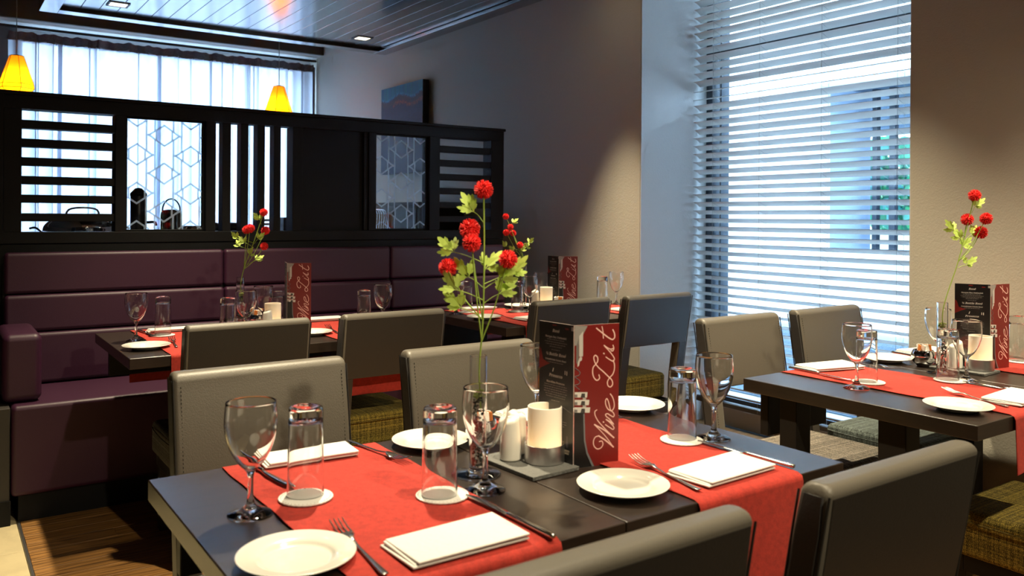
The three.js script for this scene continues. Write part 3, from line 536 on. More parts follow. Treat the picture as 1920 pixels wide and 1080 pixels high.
// ───────────────────────── tables ─────────────────────────
function table(label, x0, zf, depth, legs, second = 0.6) {
  const t = thing('dining_table', label, 'table', [x0, 0, zf]);
  for (const i of [0, 1]) { mesh('tabletop', rbox(i * 0.602, i * 0.602 + (i ? second : 0.6), 0.711, 0.75, -depth, 0, 0.0025, 2), M.table, t); }
  for (const [x, z, w, d] of legs) mesh('leg', rbox(x, x + w, 0, 0.711, z, z + d, 0.003, 1), M.legWood, t);
  for (const x of [0.045, 0.82]) mesh('apron_board', rbox(x, x + 0.3, 0.575, 0.711, -depth + 0.03, -depth + 0.06, 0.003, 1), M.legWood, t);
  return t;
}
const TB = [
  { x: 0.335, z: -1.01, d: 0.665, at: 'foreground table', ends: ['aisle end', 'window end'], sides: ['near side', 'bench side'] },
  { x: 2.08, z: -1.008, d: 0.71, at: 'window table', ends: ['aisle end', 'wall end'], sides: ['near side', 'blind side'] },
  { x: 0.56, z: -3.11, d: 0.74, at: 'armrest bench table', ends: ['armrest end', 'inner end'], sides: ['chair side', 'bench side'] },
  { x: 2.11, z: -3.07, d: 0.74, at: 'wall bench table', ends: ['inner end', 'wall end'], sides: ['chair side', 'bench side'] }];
table('dark wenge foreground table laid for four with two red runners', TB[0].x, TB[0].z, TB[0].d, [[0.05, -0.45, 0.08, 0.2], [1.05, -0.40, 0.07, 0.12]]);
table('dark wenge table by the window wall laid for four, beside the venetian blind', TB[1].x, TB[1].z, TB[1].d, [[0.035, -0.28, 0.07, 0.08], [0.035, -0.60, 0.07, 0.06], [1.09, -0.28, 0.07, 0.08], [1.09, -0.60, 0.07, 0.06]]);
table('dark wenge table along the purple bench, nearest its rounded armrest', TB[2].x, TB[2].z, TB[2].d, [[0.26, -0.42, 0.07, 0.10], [0.87, -0.42, 0.07, 0.10]]);
table('dark wenge table along the purple bench, nearest the lamp-lit wall', TB[3].x, TB[3].z, TB[3].d, [[0.26, -0.42, 0.07, 0.10], [0.87, -0.42, 0.07, 0.10]], 0.535);

function runner(label, x0, x1, zf, depth, drop) {    // a strip of felt over both edges of the table
  const th = 0.0022, y = 0.7512, path = [[zf + 0.0035, y - drop], [zf + 0.0035, y - 0.012], [zf + 0.001, y - 0.003], [zf - 0.008, y]];
  for (let i = 1; i < 24; i++) path.push([zf - 0.008 - (depth - 0.016) * i / 24, y]);
  path.push([zf - depth + 0.008, y], [zf - depth - 0.001, y - 0.003], [zf - depth - 0.0035, y - 0.012], [zf - depth - 0.0035, y - drop]);
  const N = 18, rows = path.map(([z, yy], k) => { const up = [], dn = []; for (let i = 0; i <= N; i++) { const t = i / N, flat = k > 3 && k < path.length - 4; const w = flat ? 0.0009 * (Math.sin(z * 31 + t * 7 + x0 * 9) + Math.sin(z * 13 - t * 11)) * 0.5 + 0.0008 : 0; const x = x0 + (x1 - x0) * t + 0.0012 * Math.sin(z * 40 + i * 0.3) * (i === 0 || i === N ? 1 : 0); const dz = k < 2 ? 0.004 * (1 + Math.sin(t * 9 + x0)) * (k === 0 ? 1 : 0.2) : k > path.length - 3 ? -0.004 * (1 + Math.sin(t * 9)) * (k === path.length - 1 ? 1 : 0.2) : 0; const o = k < 3 ? [th, 0] : k > path.length - 4 ? [-th, 0] : [0, th]; up.push(V(x, yy + w + o[1], z + dz + o[0])); dn.push(V(x, yy + w, z + dz)); } return [...up, ...dn.reverse()]; });
  const m = mesh('table_runner', uvm(loft(rows)), M.felt);
  return tag(m, label, 'runner', 'red felt table runners');
}
const R_ = [[0.470, 0.797], [1.105, 1.395], [2.262, 2.572], [2.885, 3.195], [0.695, 1.02], [1.335, 1.64], [2.215, 2.54], [2.90, 3.19]];
R_.forEach(([a, b], i) => { const T = TB[i >> 1]; runner(`red felt runner laid across the ${T.ends[i & 1]} of the ${T.at}`, a, b, T.z, T.d, [0.22, 0.15, 0.224, 0.15][i >> 1]); });

// ───────────────────────── tableware prototypes ─────────────────────────
const protos = {};
function put(key, make, name, label, category, group, pos, turn = 0) {
  if (!protos[key]) { const t = thing(name, label, category, pos, turn, group); make(t); protos[key] = t; return t; }
  return dup(protos[key], pos, turn, label);
}
const makeGlass = (t) => {
  const outer = smooth([[0.0375, 0.0], [0.0372, 0.002], [0.030, 0.0055], [0.016, 0.0105], [0.008, 0.018], [0.0052, 0.030], [0.0046, 0.050], [0.0052, 0.066], [0.0085, 0.074], [0.019, 0.085], [0.030, 0.102], [0.0385, 0.124], [0.0428, 0.148], [0.0425, 0.166], [0.0405, 0.1888]], 5);
  const inner = smooth([[0.0391, 0.1890], [0.0411, 0.166], [0.0414, 0.148], [0.0371, 0.125], [0.0286, 0.1035], [0.018, 0.0875], [0.008, 0.0785], [0, 0.0765]], 5);
  mesh('bowl_and_stem', lathe([[0, 0], ...outer, ...inner], 56), M.glass, t);
};
const makeTumbler = (t) => mesh('glass_body', lathe([[0.0305, 0.0005], [0.0312, 0], [0.0322, 0.0006], [0.0318, 0.02], [0.0308, 0.08], [0.0298, 0.148], [0.0285, 0.1525], [0.026, 0.154], [0.019, 0.154], [0.014, 0.151], [0, 0.150], [0, 0.132], [0.020, 0.132], [0.0262, 0.130], [0.0278, 0.124], [0.0288, 0.09], [0.0302, 0.02], [0.0305, 0.0005]], 56), M.glass, t);
const makePlate = (t) => {
  mesh('plate_body', lathe(smooth([[0, 0.0045], [0.045, 0.0045], [0.0505, 0.0060], [0.0555, 0.0100], [0.062, 0.0125], [0.076, 0.0150], [0.0835, 0.0162], [0.0848, 0.0155], [0.0835, 0.0138], [0.070, 0.0112], [0.056, 0.0068], [0.050, 0.002], [0.046, 0.0], [0.043, 0.0018], [0, 0.002]], 4), 72), M.china, t);
};
const makeDoily = (t) => { const sh = new THREE.Shape(); for (let i = 0; i <= 144; i++) { const a = i / 144 * Math.PI * 2, r = 0.0455 + 0.0011 * Math.abs(Math.sin(a * 15)); i ? sh.lineTo(r * Math.cos(a), r * Math.sin(a)) : sh.moveTo(r, 0); } mesh('paper_disc', uvm(new THREE.ExtrudeGeometry(sh, { depth: 0.0016, bevelEnabled: true, bevelSize: 0.0006, bevelThickness: 0.0006, bevelSegments: 1 }).rotateX(-Math.PI / 2).translate(0, 0.0007, 0)), M.doily, t);
  const r2 = []; for (let i = 0; i < 40; i++) { const a = i / 40 * Math.PI * 2; r2.push(new THREE.SphereGeometry(0.0016, 6, 4).scale(1, 0.5, 1).translate(0.0425 * Math.cos(a), 0.0032, 0.0425 * Math.sin(a))); } mesh('embossed_rim', merge(r2), M.doily, t); };
const makeFork = (t) => {                                    // lies along z, tines towards -z
  const prof = [[0.105, 0.0035, 0.0052], [0.098, 0.0030, 0.0060], [0.06, 0.0028, 0.0042], [0.0, 0.0032, 0.0026], [-0.025, 0.0060, 0.0026], [-0.036, 0.0085, 0.0045], [-0.046, 0.0075, 0.0105], [-0.056, 0.0055, 0.0125], [-0.062, 0.0050, 0.0128]];
  const curve = prof.map(([z, y, w]) => [V(-w, y, z), V(-w * 0.6, y + 0.0012, z), V(w * 0.6, y + 0.0012, z), V(w, y, z), V(w * 0.6, y - 0.0012, z), V(-w * 0.6, y - 0.0012, z)]);
  mesh('handle', uvm(loft(curve.slice(0, 5).reverse())), M.steel, t); mesh('head', uvm(loft(curve.slice(4).reverse())), M.steel, t);
  for (let i = 0; i < 4; i++) { const x = -0.0105 + i * 0.007, r = [[-0.0605, 0.0050, 0.0019], [-0.080, 0.0060, 0.0017], [-0.100, 0.0100, 0.0014], [-0.108, 0.0125, 0.0008]].map(([z, y, w]) => [V(x - w, y, z), V(x, y + w * 0.7, z), V(x + w, y, z), V(x, y - w * 0.7, z)]); mesh('tine', uvm(loft(r.reverse())), M.steel, t); }
};
const makeKnife = (t) => {                                   // lies along z, blade towards -z
  const H = [[0.118, 0.0060, 0.0050], [0.112, 0.0062, 0.0062], [0.06, 0.0058, 0.0052], [0.01, 0.0050, 0.0042], [0.0, 0.0048, 0.0040]].map(([z, y, w]) => { const o = []; for (let i = 0; i < 10; i++) { const a = i / 10 * 2 * Math.PI; o.push(V(w * Math.cos(a), 0.0048 + 0.0040 * Math.sin(a), z)); } return o; });
  mesh('handle', uvm(loft(H.reverse())), M.steel, t);
  const B = [[0.0, -0.004, 0.0045], [-0.03, -0.0045, 0.0095], [-0.08, -0.005, 0.0105], [-0.105, -0.005, 0.008], [-0.118, -0.0045, 0.0025], [-0.121, -0.004, 0.0]].map(([z, a, b]) => [V(a, 0.0040, z), V((a + b) / 2, 0.0054, z), V(b, 0.0040, z), V((a + b) / 2, 0.0026, z)]);
  mesh('blade', uvm(loft(B.reverse())), M.steel, t);
};
function napkinGeo(w, d, k) {                                // folded in layers, edges soft and uneven
  const layers = []; for (let l = 0; l < 3; l++) { const g = new RoundedBoxGeometry(w - l * 0.004, 0.0036, d - (l === 1 ? 0.006 : 0), 3, 0.0017), sub = g, p = sub.attributes.position;
    for (let i = 0; i < p.count; i++) { const x = p.getX(i), z = p.getZ(i), e = n16(x * 3 + k, z * 3 + l * 0.3) - 0.5; p.setY(i, p.getY(i) + 0.003 * e + (l * 0.0033) + 0.003 * l * Math.max(0, x / w) * n8(k, 0.2)); p.setX(i, x + 0.006 * (n8(z * 5 + l, k) - 0.5)); p.setZ(i, z + 0.007 * (n8(x * 5 + l * 0.37, k) - 0.5)); }
    sub.computeVertexNormals(); layers.push(sub.translate(0.002 * l, 0.0038, 0.002 * l)); }
  return uvm(merge(layers));
}
const napG = [napkinGeo(0.2, 0.105, 0.1), napkinGeo(0.195, 0.10, 0.55), napkinGeo(0.19, 0.085, 0.83)];
let napN = 0;
function napkin(label, pos, turn, kind) { const m = mesh('napkin', napG[kind ?? napN++ % 3], M.napkin); m.position.set(...pos); m.rotation.y = turn; return tag(m, label, 'napkin', 'folded white napkins'); }

const y0 = 0.7505, yr = 0.7545;                              // bare table, on a runner
const G = (l, x, z, on) => put('glass', makeGlass, 'wine_glass', l, 'wine glass', 'stemmed wine glasses', [x, on ? yr : y0, z]);
const D = (l, x, z, on = 1) => put('doily', makeDoily, 'paper_coaster', l, 'coaster', 'scalloped paper coasters', [x, on ? yr + 0.0012 : y0, z]);
const U = (l, x, z, on = 1) => put('tumbler', makeTumbler, 'water_tumbler', l, 'tumbler', 'upturned water tumblers', [x, (on ? yr + 0.0012 : y0) + 0.0036, z]);
const P_ = (l, x, z, on) => put('plate', makePlate, 'side_plate', l, 'plate', 'white side plates', [x, on ? yr : y0, z]);
const along = (a, b) => Math.atan2(-(b[0] - a[0]), -(b[1] - a[1]));   // turn so that -z points from a (handle) to b (tip)
const F_ = (l, a, b) => put('fork', makeFork, 'dinner_fork', l, 'fork', 'steel forks', [(a[0] + b[0]) / 2, yr + 0.001, (a[1] + b[1]) / 2], along(a, b));
const K_ = (l, a, b) => put('knife', makeKnife, 'dinner_knife', l, 'knife', 'steel knives', [(a[0] + b[0]) / 2, yr + 0.001, (a[1] + b[1]) / 2], along(a, b));
function place(T, e, s, o) {                                 // one setting: T table, e end, s side
  const where = `${T.ends[e]}, ${T.sides[s]} of ${T.at}`;
  if (o.glass) G(`clear stemmed wine glass at the ${where}`, ...o.glass);
  if (o.coaster) D(`scalloped paper coaster under the tumbler, ${where}`, ...o.coaster, o.bare ? 0 : 1);
  if (o.tumbler) U(`clear upturned tumbler at the ${where}`, ...o.tumbler, o.bare ? 0 : 1);
  if (o.plate) P_(`white china side plate at the ${where}`, ...o.plate);
  if (o.fork) F_(`steel dinner fork at the ${where}`, ...o.fork);
  if (o.knife) K_(`steel dinner knife at the ${where}`, ...o.knife);
  if (o.napkin) napkin(`folded white napkin at the ${where}`, [o.napkin[0], yr, o.napkin[1]], o.napkin[2] || 0, o.napkin[3]);
}
// foreground table
place(TB[0], 0, 1, { glass: [0.437, -1.385], tumbler: [0.541, -1.408], coaster: [0.538, -1.398], plate: [0.895, -1.59], fork: [[0.752, -1.672], [0.778, -1.500]], knife: [[0.508, -1.69], [0.536, -1.470]], napkin: [0.630, -1.632, -0.06, 2] });
place(TB[0], 0, 0, { glass: [0.829, -1.271], tumbler: [0.737, -1.277], coaster: [0.742, -1.276], plate: [0.432, -1.157], fork: [[0.512, -1.03], [0.529, -1.245]], knife: [[0.783, -1.010], [0.776, -1.242]], napkin: [0.652, -1.080, 0.0, 0] });
place(TB[0], 1, 1, { glass: [1.19, -1.60, 1], plate: [1.500, -1.600], fork: [[1.40, -1.69], [1.375, -1.49]], napkin: [1.235, -1.655, 0.05, 1], knife: [[1.12, -1.68], [1.13, -1.47]] });
place(TB[0], 1, 0, { glass: [1.456, -1.285], tumbler: [1.376, -1.306], coaster: [1.366, -1.298], plate: [1.038, -1.130], fork: [[1.137, -1.022], [1.176, -1.262]], knife: [[1.399, -1.032], [1.388, -1.262]], napkin: [1.262, -1.095, 0.04, 0] });
// window-side table
place(TB[1], 0, 1, { glass: [2.239, -1.431], tumbler: [2.322, -1.452], coaster: [2.326, -1.447], plate: [2.757, -1.645], fork: [[2.60, -1.715], [2.59, -1.50]], knife: [[2.318, -1.715], [2.300, -1.50]], napkin: [2.44, -1.66, -0.25, 0] });
place(TB[1], 0, 0, { glass: [2.623, -1.305], tumbler: [2.560, -1.330], coaster: [2.562, -1.323], plate: [2.214, -1.122], fork: [[2.322, -1.035], [2.395, -1.262]], knife: [[2.553, -1.06], [2.570, -1.275]], napkin: [2.452, -1.088, 0.05, 0] });
place(TB[1], 1, 1, { glass: [2.87, -1.525], knife: [[2.905, -1.70], [2.862, -1.50]], napkin: [3.02, -1.655, -0.2, 1], plate: [3.27, -1.62] });
place(TB[1], 1, 0, { tumbler: [3.115, -1.372], coaster: [3.112, -1.366], fork: [[3.06, -1.05], [3.02, -1.27]] });
// bench table by the armrest
place(TB[2], 0, 1, { glass: [0.66, -3.535], tumbler: [0.776, -3.61], coaster: [0.773, -3.60], knife: [[0.715, -3.80], [0.74, -3.585]], napkin: [0.835, -3.73, -0.05, 2], fork: [[0.99, -3.78], [1.0, -3.58]] });
place(TB[2], 0, 0, { glass: [1.058, -3.43], tumbler: [0.985, -3.43], coaster: [0.985, -3.425], plate: [0.655, -3.315], fork: [[0.745, -3.24], [0.775, -3.455]], napkin: [0.88, -3.2, 0.05, 1] });
place(TB[2], 1, 1, { glass: [1.19, -3.61], tumbler: [1.272, -3.665], plate: [1.74, -3.735], fork: [[1.645, -3.83], [1.655, -3.61]], napkin: [1.51, -3.735, -0.1, 1], bare: 1 });
place(TB[2], 1, 0, { glass: [1.675, -3.425], tumbler: [1.604, -3.47], coaster: [1.604, -3.47], plate: [1.305, -3.335], fork: [[1.395, -3.27], [1.435, -3.49]], napkin: [1.53, -3.29, 0.05, 0] });
// bench table by the wall
place(TB[3], 0, 1, { glass: [2.185, -3.63], tumbler: [2.262, -3.655], coaster: [2.264, -3.645], plate: [2.655, -3.735], fork: [[2.505, -3.79], [2.50, -3.58]], napkin: [2.385, -3.74, -0.05, 2] });
place(TB[3], 0, 0, { glass: [2.572, -3.525], tumbler: [2.505, -3.545], coaster: [2.500, -3.535], plate: [2.205, -3.40], fork: [[2.295, -3.26], [2.315, -3.47]], napkin: [2.395, -3.24, 0.05, 1], knife: [[2.53, -3.2], [2.52, -3.42]] });
place(TB[3], 1, 1, { glass: [2.775, -3.70] });
place(TB[3], 1, 0, { glass: [3.195, -3.545], tumbler: [3.125, -3.585], coaster: [3.125, -3.58], napkin: [3.055, -3.29, 0.05, 1] });

// ───────────────────────── centrepieces ─────────────────────────
const menuRed = canvasTex(512, 1450, (g, w, h) => {
  const X = (x) => (x - 8) / 322 * w, Y = (x, y) => { const u = (x - 8) / 322, t = 46 - 20 * u, b = 1062 - 58 * u; return (y - t) / (b - t) * h; };
  g.fillStyle = '#6f1512'; g.fillRect(0, 0, w, h);
  const poly = (f, pts) => { g.fillStyle = f; g.beginPath(); pts.forEach(([x, y], i) => (i ? g.lineTo(X(x), Y(x, y)) : g.moveTo(X(x), Y(x, y)))); g.closePath(); g.fill(); };
  poly('#0b0b0c', [[8, 650], [80, 655], [84, 860], [104, 950], [160, 1045], [175, 1080], [8, 1080]]);           // bottle
  poly('#6d6f74', [[72, 670], [82, 670], [88, 850], [106, 940], [155, 1040], [140, 1045], [96, 950], [78, 860]]);
  poly('#8b8683', [[8, 46], [100, 48], [62, 120], [40, 180], [8, 190]]); poly('#b9b4b0', [[40, 120], [68, 85], [68, 262], [48, 270], [40, 262]]); poly('#6b6664', [[20, 190], [38, 130], [38, 300], [20, 320]]);
  poly('#b9b4b0', [[44, 270], [62, 270], [60, 292], [46, 300], [40, 330], [28, 340], [30, 310]]);
  g.lineCap = g.lineJoin = 'round';
  const line = (c, lw, pts) => { const q = new THREE.CatmullRomCurve3(pts.map(([x, y]) => V(X(x), Y(x, y), 0)), false, 'centripetal').getPoints(pts.length * 10); g.strokeStyle = c; g.lineWidth = lw; g.beginPath(); q.forEach((p, i) => (i ? g.lineTo(p.x, p.y) : g.moveTo(p.x, p.y))); g.stroke(); };
  line('#3a0d1c', 13, [[10, 350], [45, 375], [40, 400], [12, 410], [45, 440], [40, 462], [12, 470], [45, 500], [35, 520]]);
  line('#8f8a88', 4, [[12, 345], [48, 378], [38, 398], [12, 408], [48, 440], [38, 460], [12, 468], [46, 500]]);
  for (const [y, x1] of [[538, 102], [592, 116], [645, 122]]) { poly('#c9c5c0', [[10, y - 20], [x1, y - 22], [x1 - 4, y + 16], [10, y + 18]]); poly('#3c3a3a', [[60, y - 12], [84, y - 12], [84, y + 18], [52, y + 18]]); poly('#75716f', [[10, y - 4], [30, y - 4], [30, y + 16], [10, y + 17]]); if (y < 640) poly('#a5a09c', [[68, y + 18], [92, y + 18], [92, y + 34], [68, y + 34]]); }
  const I = '#e2bcb2';                                       // the words, in handwriting, reading upwards
  line(I, 11, [[190, 862], [208, 858], [216, 880], [202, 905], [175, 914], [152, 895], [147, 862], [160, 832], [185, 822]]);
  line(I, 15, [[185, 822], [235, 852], [293, 896]]); line(I, 9, [[293, 896], [230, 818], [154, 744]]); line(I, 15, [[154, 744], [225, 780], [296, 830]]); line(I, 10, [[296, 830], [225, 765], [178, 715], [156, 670], [158, 648], [170, 640]]);
  line(I, 11, [[234, 742], [268, 762], [290, 773], [297, 764], [290, 748]]); line(I, 13, [[217, 722], [221, 725]]);
  line(I, 11, [[290, 748], [262, 722], [238, 705], [262, 716], [294, 736]]); line(I, 11, [[294, 736], [262, 700], [240, 684], [234, 670], [248, 664], [270, 676], [292, 684], [298, 674], [292, 656]]);
  line(I, 11, [[292, 656], [270, 636], [262, 606], [252, 572], [242, 558], [234, 570], [235, 600], [252, 632], [278, 642], [295, 622], [297, 588], [286, 550], [268, 524]]);
  line(I, 12, [[184, 392], [188, 416], [170, 431], [150, 416], [138, 380], [142, 340], [160, 318], [174, 296], [172, 268], [156, 255], [146, 268], [152, 300], [176, 336], [214, 368], [252, 402], [280, 430], [284, 458], [268, 476], [250, 466], [247, 438], [262, 412], [286, 384], [297, 350], [297, 318], [288, 288]]);
  line(I, 11, [[234, 266], [266, 286], [288, 294], [297, 282], [290, 262]]); line(I, 13, [[217, 240], [221, 243]]);
  line(I, 11, [[290, 262], [262, 228], [220, 184], [240, 198], [272, 210], [290, 200], [286, 182]]); line(I, 11, [[286, 182], [292, 206], [284, 222], [270, 220]]);
  line(I, 14, [[164, 64], [206, 96], [250, 128], [282, 142], [297, 128], [296, 100], [284, 74]]); line(I, 10, [[204, 52], [212, 92], [214, 134]]);
});
const menuDark = canvasTex(512, 1450, (g, w, h) => {
  g.fillStyle = '#0d0a0b'; g.fillRect(0, 0, w, h);
  g.fillStyle = '#7c1713'; g.beginPath(); g.moveTo(0, 270); g.lineTo(30, 300); g.lineTo(60, 400); g.lineTo(130, 425); g.lineTo(170, 430); g.lineTo(100, 460); g.lineTo(20, 500); g.lineTo(0, 520); g.fill(); g.fillRect(200, 20, 60, 14); g.fillRect(390, 40, 50, 16);
  g.fillStyle = '#9b9693'; g.fillRect(478, 20, 34, 40); g.fillStyle = '#cfcac5';
  g.textAlign = 'center';
  const T = (s, y, f, c = '#cfc8c2') => { g.font = f; g.fillStyle = c; g.fillText(s, 250, y); };
  const rows = (y, n, ws) => { g.fillStyle = '#827b78'; for (let i = 0; i < n; i++) { const W = ws[i % ws.length]; let x = 250 - W / 2; while (x < 250 + W / 2) { const k = 8 + 26 * rnd(); g.fillRect(x, y + i * 24, Math.min(k, 250 + W / 2 - x), 7); x += k + 7; } } };
  T('Rosé', 100, 'italic bold 44px serif'); T('Margan Bay Zinfandel', 160, 'bold 28px serif'); rows(176, 4, [260, 330, 300, 180]); rows(280, 1, [120]);
  T('¼ Bottle Rosé', 345, 'italic bold 44px serif'); T('Foundstone Estate Rosé', 395, 'bold 26px serif'); rows(412, 1, [230]);
  g.fillStyle = '#cfc8c2'; g.save(); g.translate(215, 470); g.rotate(0.3); g.fillRect(0, 0, 10, 42); g.restore(); g.fillRect(385, 478, 10, 40); g.fillRect(410, 478, 12, 44);
  T('Prosecco', 565, 'italic bold 44px serif'); T('Marsilina Prosecco', 630, 'bold 28px serif'); rows(648, 6, [330, 350, 340, 350, 300, 280]); rows(805, 1, [130]);
  g.fillStyle = '#8f8a88'; g.beginPath(); g.moveTo(360, 850); g.lineTo(512, 905); g.lineTo(360, 858); g.fill();
  T('Rosé', 930, 'italic bold 44px serif'); T('Cava Brut NV', 985, 'bold 28px serif'); rows(1003, 4, [330, 340, 280, 120]); rows(1180, 2, [180, 260]);
  g.fillStyle = '#55515a'; g.fillRect(418, 1140, 12, 60); g.beginPath(); g.ellipse(424, 1225, 18, 35, 0, 0, 7); g.fill(); g.fillStyle = '#c9b8a0'; g.fillRect(310, 1280, 160, 44); g.fillStyle = '#221a18'; g.font = 'bold 30px sans-serif'; g.fillText('JAVA', 420, 1314);
  g.fillStyle = '#070708'; g.beginPath(); g.moveTo(512, 900); g.lineTo(470, 940); g.lineTo(466, 1250); g.lineTo(440, 1380); g.lineTo(425, 1450); g.lineTo(512, 1450); g.fill();
});
const matRed = phys({ map: menuRed, roughness: 0.4, clearcoat: 0.25, clearcoatRoughness: 0.3 }), matDark = phys({ map: menuDark, roughness: 0.4, clearcoat: 0.25, clearcoatRoughness: 0.3 }), cardEdge = std({ color: lin(0.55, 0.42, 0.38), roughness: 0.7 }), cardBack = std({ color: lin(0.06, 0.012, 0.010), roughness: 0.5 });
function menu(label, fold, dirR, dirL) {                     // two stiff panels joined at a fold, standing on edge
  const t = thing('wine_list_card', label, 'menu', [fold[0], 0.7508, fold[1]], 0, 'folded wine lists'); const h = 0.284, w = 0.104, e = 0.0012;
  const panel = (name, d, m, rightward) => {
    const g = new THREE.BoxGeometry(w, h, e); const p = mesh(name, g, rightward ? [cardEdge, cardEdge, cardEdge, cardEdge, m, cardBack] : [cardEdge, cardEdge, cardEdge, cardEdge, m, cardBack], t);
    const L = Math.hypot(...d), dx = d[0] / L, dz = d[1] / L; p.rotation.y = Math.atan2(-(rightward ? dz : -dz), rightward ? dx : -dx); p.position.set(dx * (w / 2 + 0.0008), h / 2, dz * (w / 2 + 0.0008));
  };
  panel('red_cover', dirR, matRed, true); panel('text_panel', dirL, matDark, false);
}
menu('folded wine list with red cover and dark text panel on the foreground table', [1.044, -1.281], [0.988, 0.157], [-0.07, -1]);
menu('folded wine list standing against the bare wall on the window-side table', [2.872, -1.352], [0.97, 0.1], [-0.431, -0.903]);
menu('red wine list standing before the purple bench, behind a leather chair back', [1.305, -3.635], [0.942, 0.336], [0.25, -0.97]);
menu('red wine list standing against the lamp-lit wall on the bench table', [2.795, -3.565], [0.90, 0.42], [0.05, -1]);

const makeVase = (t) => {
  mesh('glass_tube', lathe([[0.0, 0.0], [0.044, 0.0], [0.045, 0.0022], [0.043, 0.0042], [0.024, 0.006], [0.0178, 0.010], [0.0168, 0.016], [0.0168, 0.229], [0.0160, 0.2302], [0.0152, 0.229], [0.0152, 0.018], [0.014, 0.012], [0, 0.0115]], 40), M.glass, t);
  const st = []; for (let i = 0; i < 150; i++) { const a = rr(0, 6.3), r = 0.0115 * Math.sqrt(rnd()), y = rr(0.016, 0.150); st.push(new THREE.IcosahedronGeometry(rr(0.002, 0.0034), 0).translate(r * Math.cos(a), y, r * Math.sin(a))); }
  const f = mesh('pebble_filling', merge(st), M.pebble, t); f.userData.kind = 'stuff';
  const ms = []; for (let i = 0; i < 60; i++) { const a = rr(0, 6.3), r = 0.0125 * Math.sqrt(rnd()); ms.push(new THREE.IcosahedronGeometry(rr(0.0018, 0.003), 0).translate(r * Math.cos(a), rr(0.150, 0.162), r * Math.sin(a))); }
  const f2 = mesh('moss_topping', merge(ms), M.moss, t); f2.userData.kind = 'stuff';
};
const leafGeo = (() => { const s = new THREE.Shape(); const P = [[0, 0], [0.0012, 0.006], [0.006, 0.010], [0.0085, 0.016], [0.0055, 0.017], [0.0085, 0.023], [0.0078, 0.029], [0.0042, 0.027], [0.003, 0.034], [0, 0.038], [-0.003, 0.034], [-0.0042, 0.027], [-0.0078, 0.029], [-0.0085, 0.023], [-0.0055, 0.017], [-0.0085, 0.016], [-0.006, 0.010], [-0.0012, 0.006]];
  s.moveTo(0, 0); for (let i = 1; i < P.length; i++) s.lineTo(...P[i]); const g = new THREE.ExtrudeGeometry(s, { depth: 0.0005, bevelEnabled: false, curveSegments: 2 }); const p = g.attributes.position; for (let i = 0; i < p.count; i++) { const x = p.getX(i), y = p.getY(i); p.setZ(i, p.getZ(i) - 4 * y * y + 14 * x * x); } g.computeVertexNormals(); return uvm(g); })();
const headGeo = (() => { const l = [new THREE.IcosahedronGeometry(0.0138, 2)]; for (let i = 0; i < 260; i++) { const y = 1 - 2 * (i + 0.5) / 260, a = i * 2.39996, r = Math.sqrt(1 - y * y), d = V(r * Math.cos(a), y, r * Math.sin(a)), q = new THREE.Quaternion().setFromUnitVectors(V(0, 1, 0), d.clone().add(V(rr(-0.2, 0.2), rr(-0.2, 0.2), rr(-0.2, 0.2))).normalize()); l.push(new THREE.CylinderGeometry(0.0006, 0.0017, rr(0.0075, 0.011), 4).translate(0, 0.0155, 0).applyQuaternion(q)); } const g = merge(l); return g; })();
const RX = Math.sin(YAW), RZ = Math.cos(YAW);
function flower(label, x, z, heads, forks, leaves, sc = 1, ls = 1.15) {  // [sideways, height] of each bloom and leaf in the spray's own plane
  const t = thing('flower_spray', label, 'flower', [x, 0.9, z], 0, 'red artificial flower sprays');
  const at = ([r, y], d = 0) => V(RX * r + 0.571 * d, y - 0.9, RZ * r - 0.82 * d);
  const root = V(0.004, -0.022, 0.002), top = at(heads[0]), f0 = at(forks[forks.length - 1]);
  mesh('stem', tube([root, V(0.002, 0.05, 0), f0, f0.clone().lerp(top, 0.5).add(V(0.002, 0, 0)), top], 0.0018, 30, 6), M.stem, t);
  heads.forEach((hd, i) => { const d = i ? (i % 2 ? 0.012 : -0.012) : 0, p = at(hd, d); const m = mesh('flower_head', headGeo, M.red, t); m.position.copy(p); m.scale.setScalar(sc * (i ? rr(0.92, 1.06) : 0.95)); m.rotation.set(rr(-1, 1), rr(0, 6), rr(-0.5, 0.5));
    if (i) { const f = at(forks[i % forks.length]); mesh('stem', tube([f, f.clone().lerp(p, 0.5).add(V(0, -0.012, 0)), p], 0.0014, 12, 5), M.stem, t); } });
  leaves.forEach((lf, i) => { const p = at(lf, rr(-0.012, 0.012)), y = lf[1], stemX = f0.clone().lerp(top, Math.max(0, (y - 0.9 - f0.y) / (top.y - f0.y))), out = p.clone().sub(stemX);
    mesh('stem', tube([stemX.clone().add(V(0, -0.02, 0)), stemX.clone().lerp(p, 0.6).add(V(0, -0.006, 0)), p], 0.0009, 6, 4), M.stem, t);
    for (let k = 0; k < 3; k++) { const m = mesh('leaf', leafGeo, M.leaf, t); m.position.copy(p); const side = Math.sign(out.x * RX + out.z * RZ) || 1; m.quaternion.setFromEuler(new THREE.Euler(rr(-0.5, 0.3), YAW - Math.PI / 2 + rr(-0.5, 0.5), -side * (0.7 + (k - 1) * 0.75 + rr(-0.2, 0.2)), 'YXZ')); m.scale.setScalar(sc * ls * (k === 1 ? 1 : 0.72)); } });
}
const makeTray = (t) => { mesh('slate_slab', uvm((() => { const g = new RoundedBoxGeometry(0.118, 0.008, 0.175, 3, 0.0015); const p = g.attributes.position; for (let i = 0; i < p.count; i++) { p.setX(i, p.getX(i) + 0.003 * (n16(p.getZ(i) * 9, 0.3) - 0.5)); p.setZ(i, p.getZ(i) + 0.003 * (n16(p.getX(i) * 9, 0.7) - 0.5)); } g.computeVertexNormals(); return g.translate(0, 0.004, 0); })()), M.slate, t); };
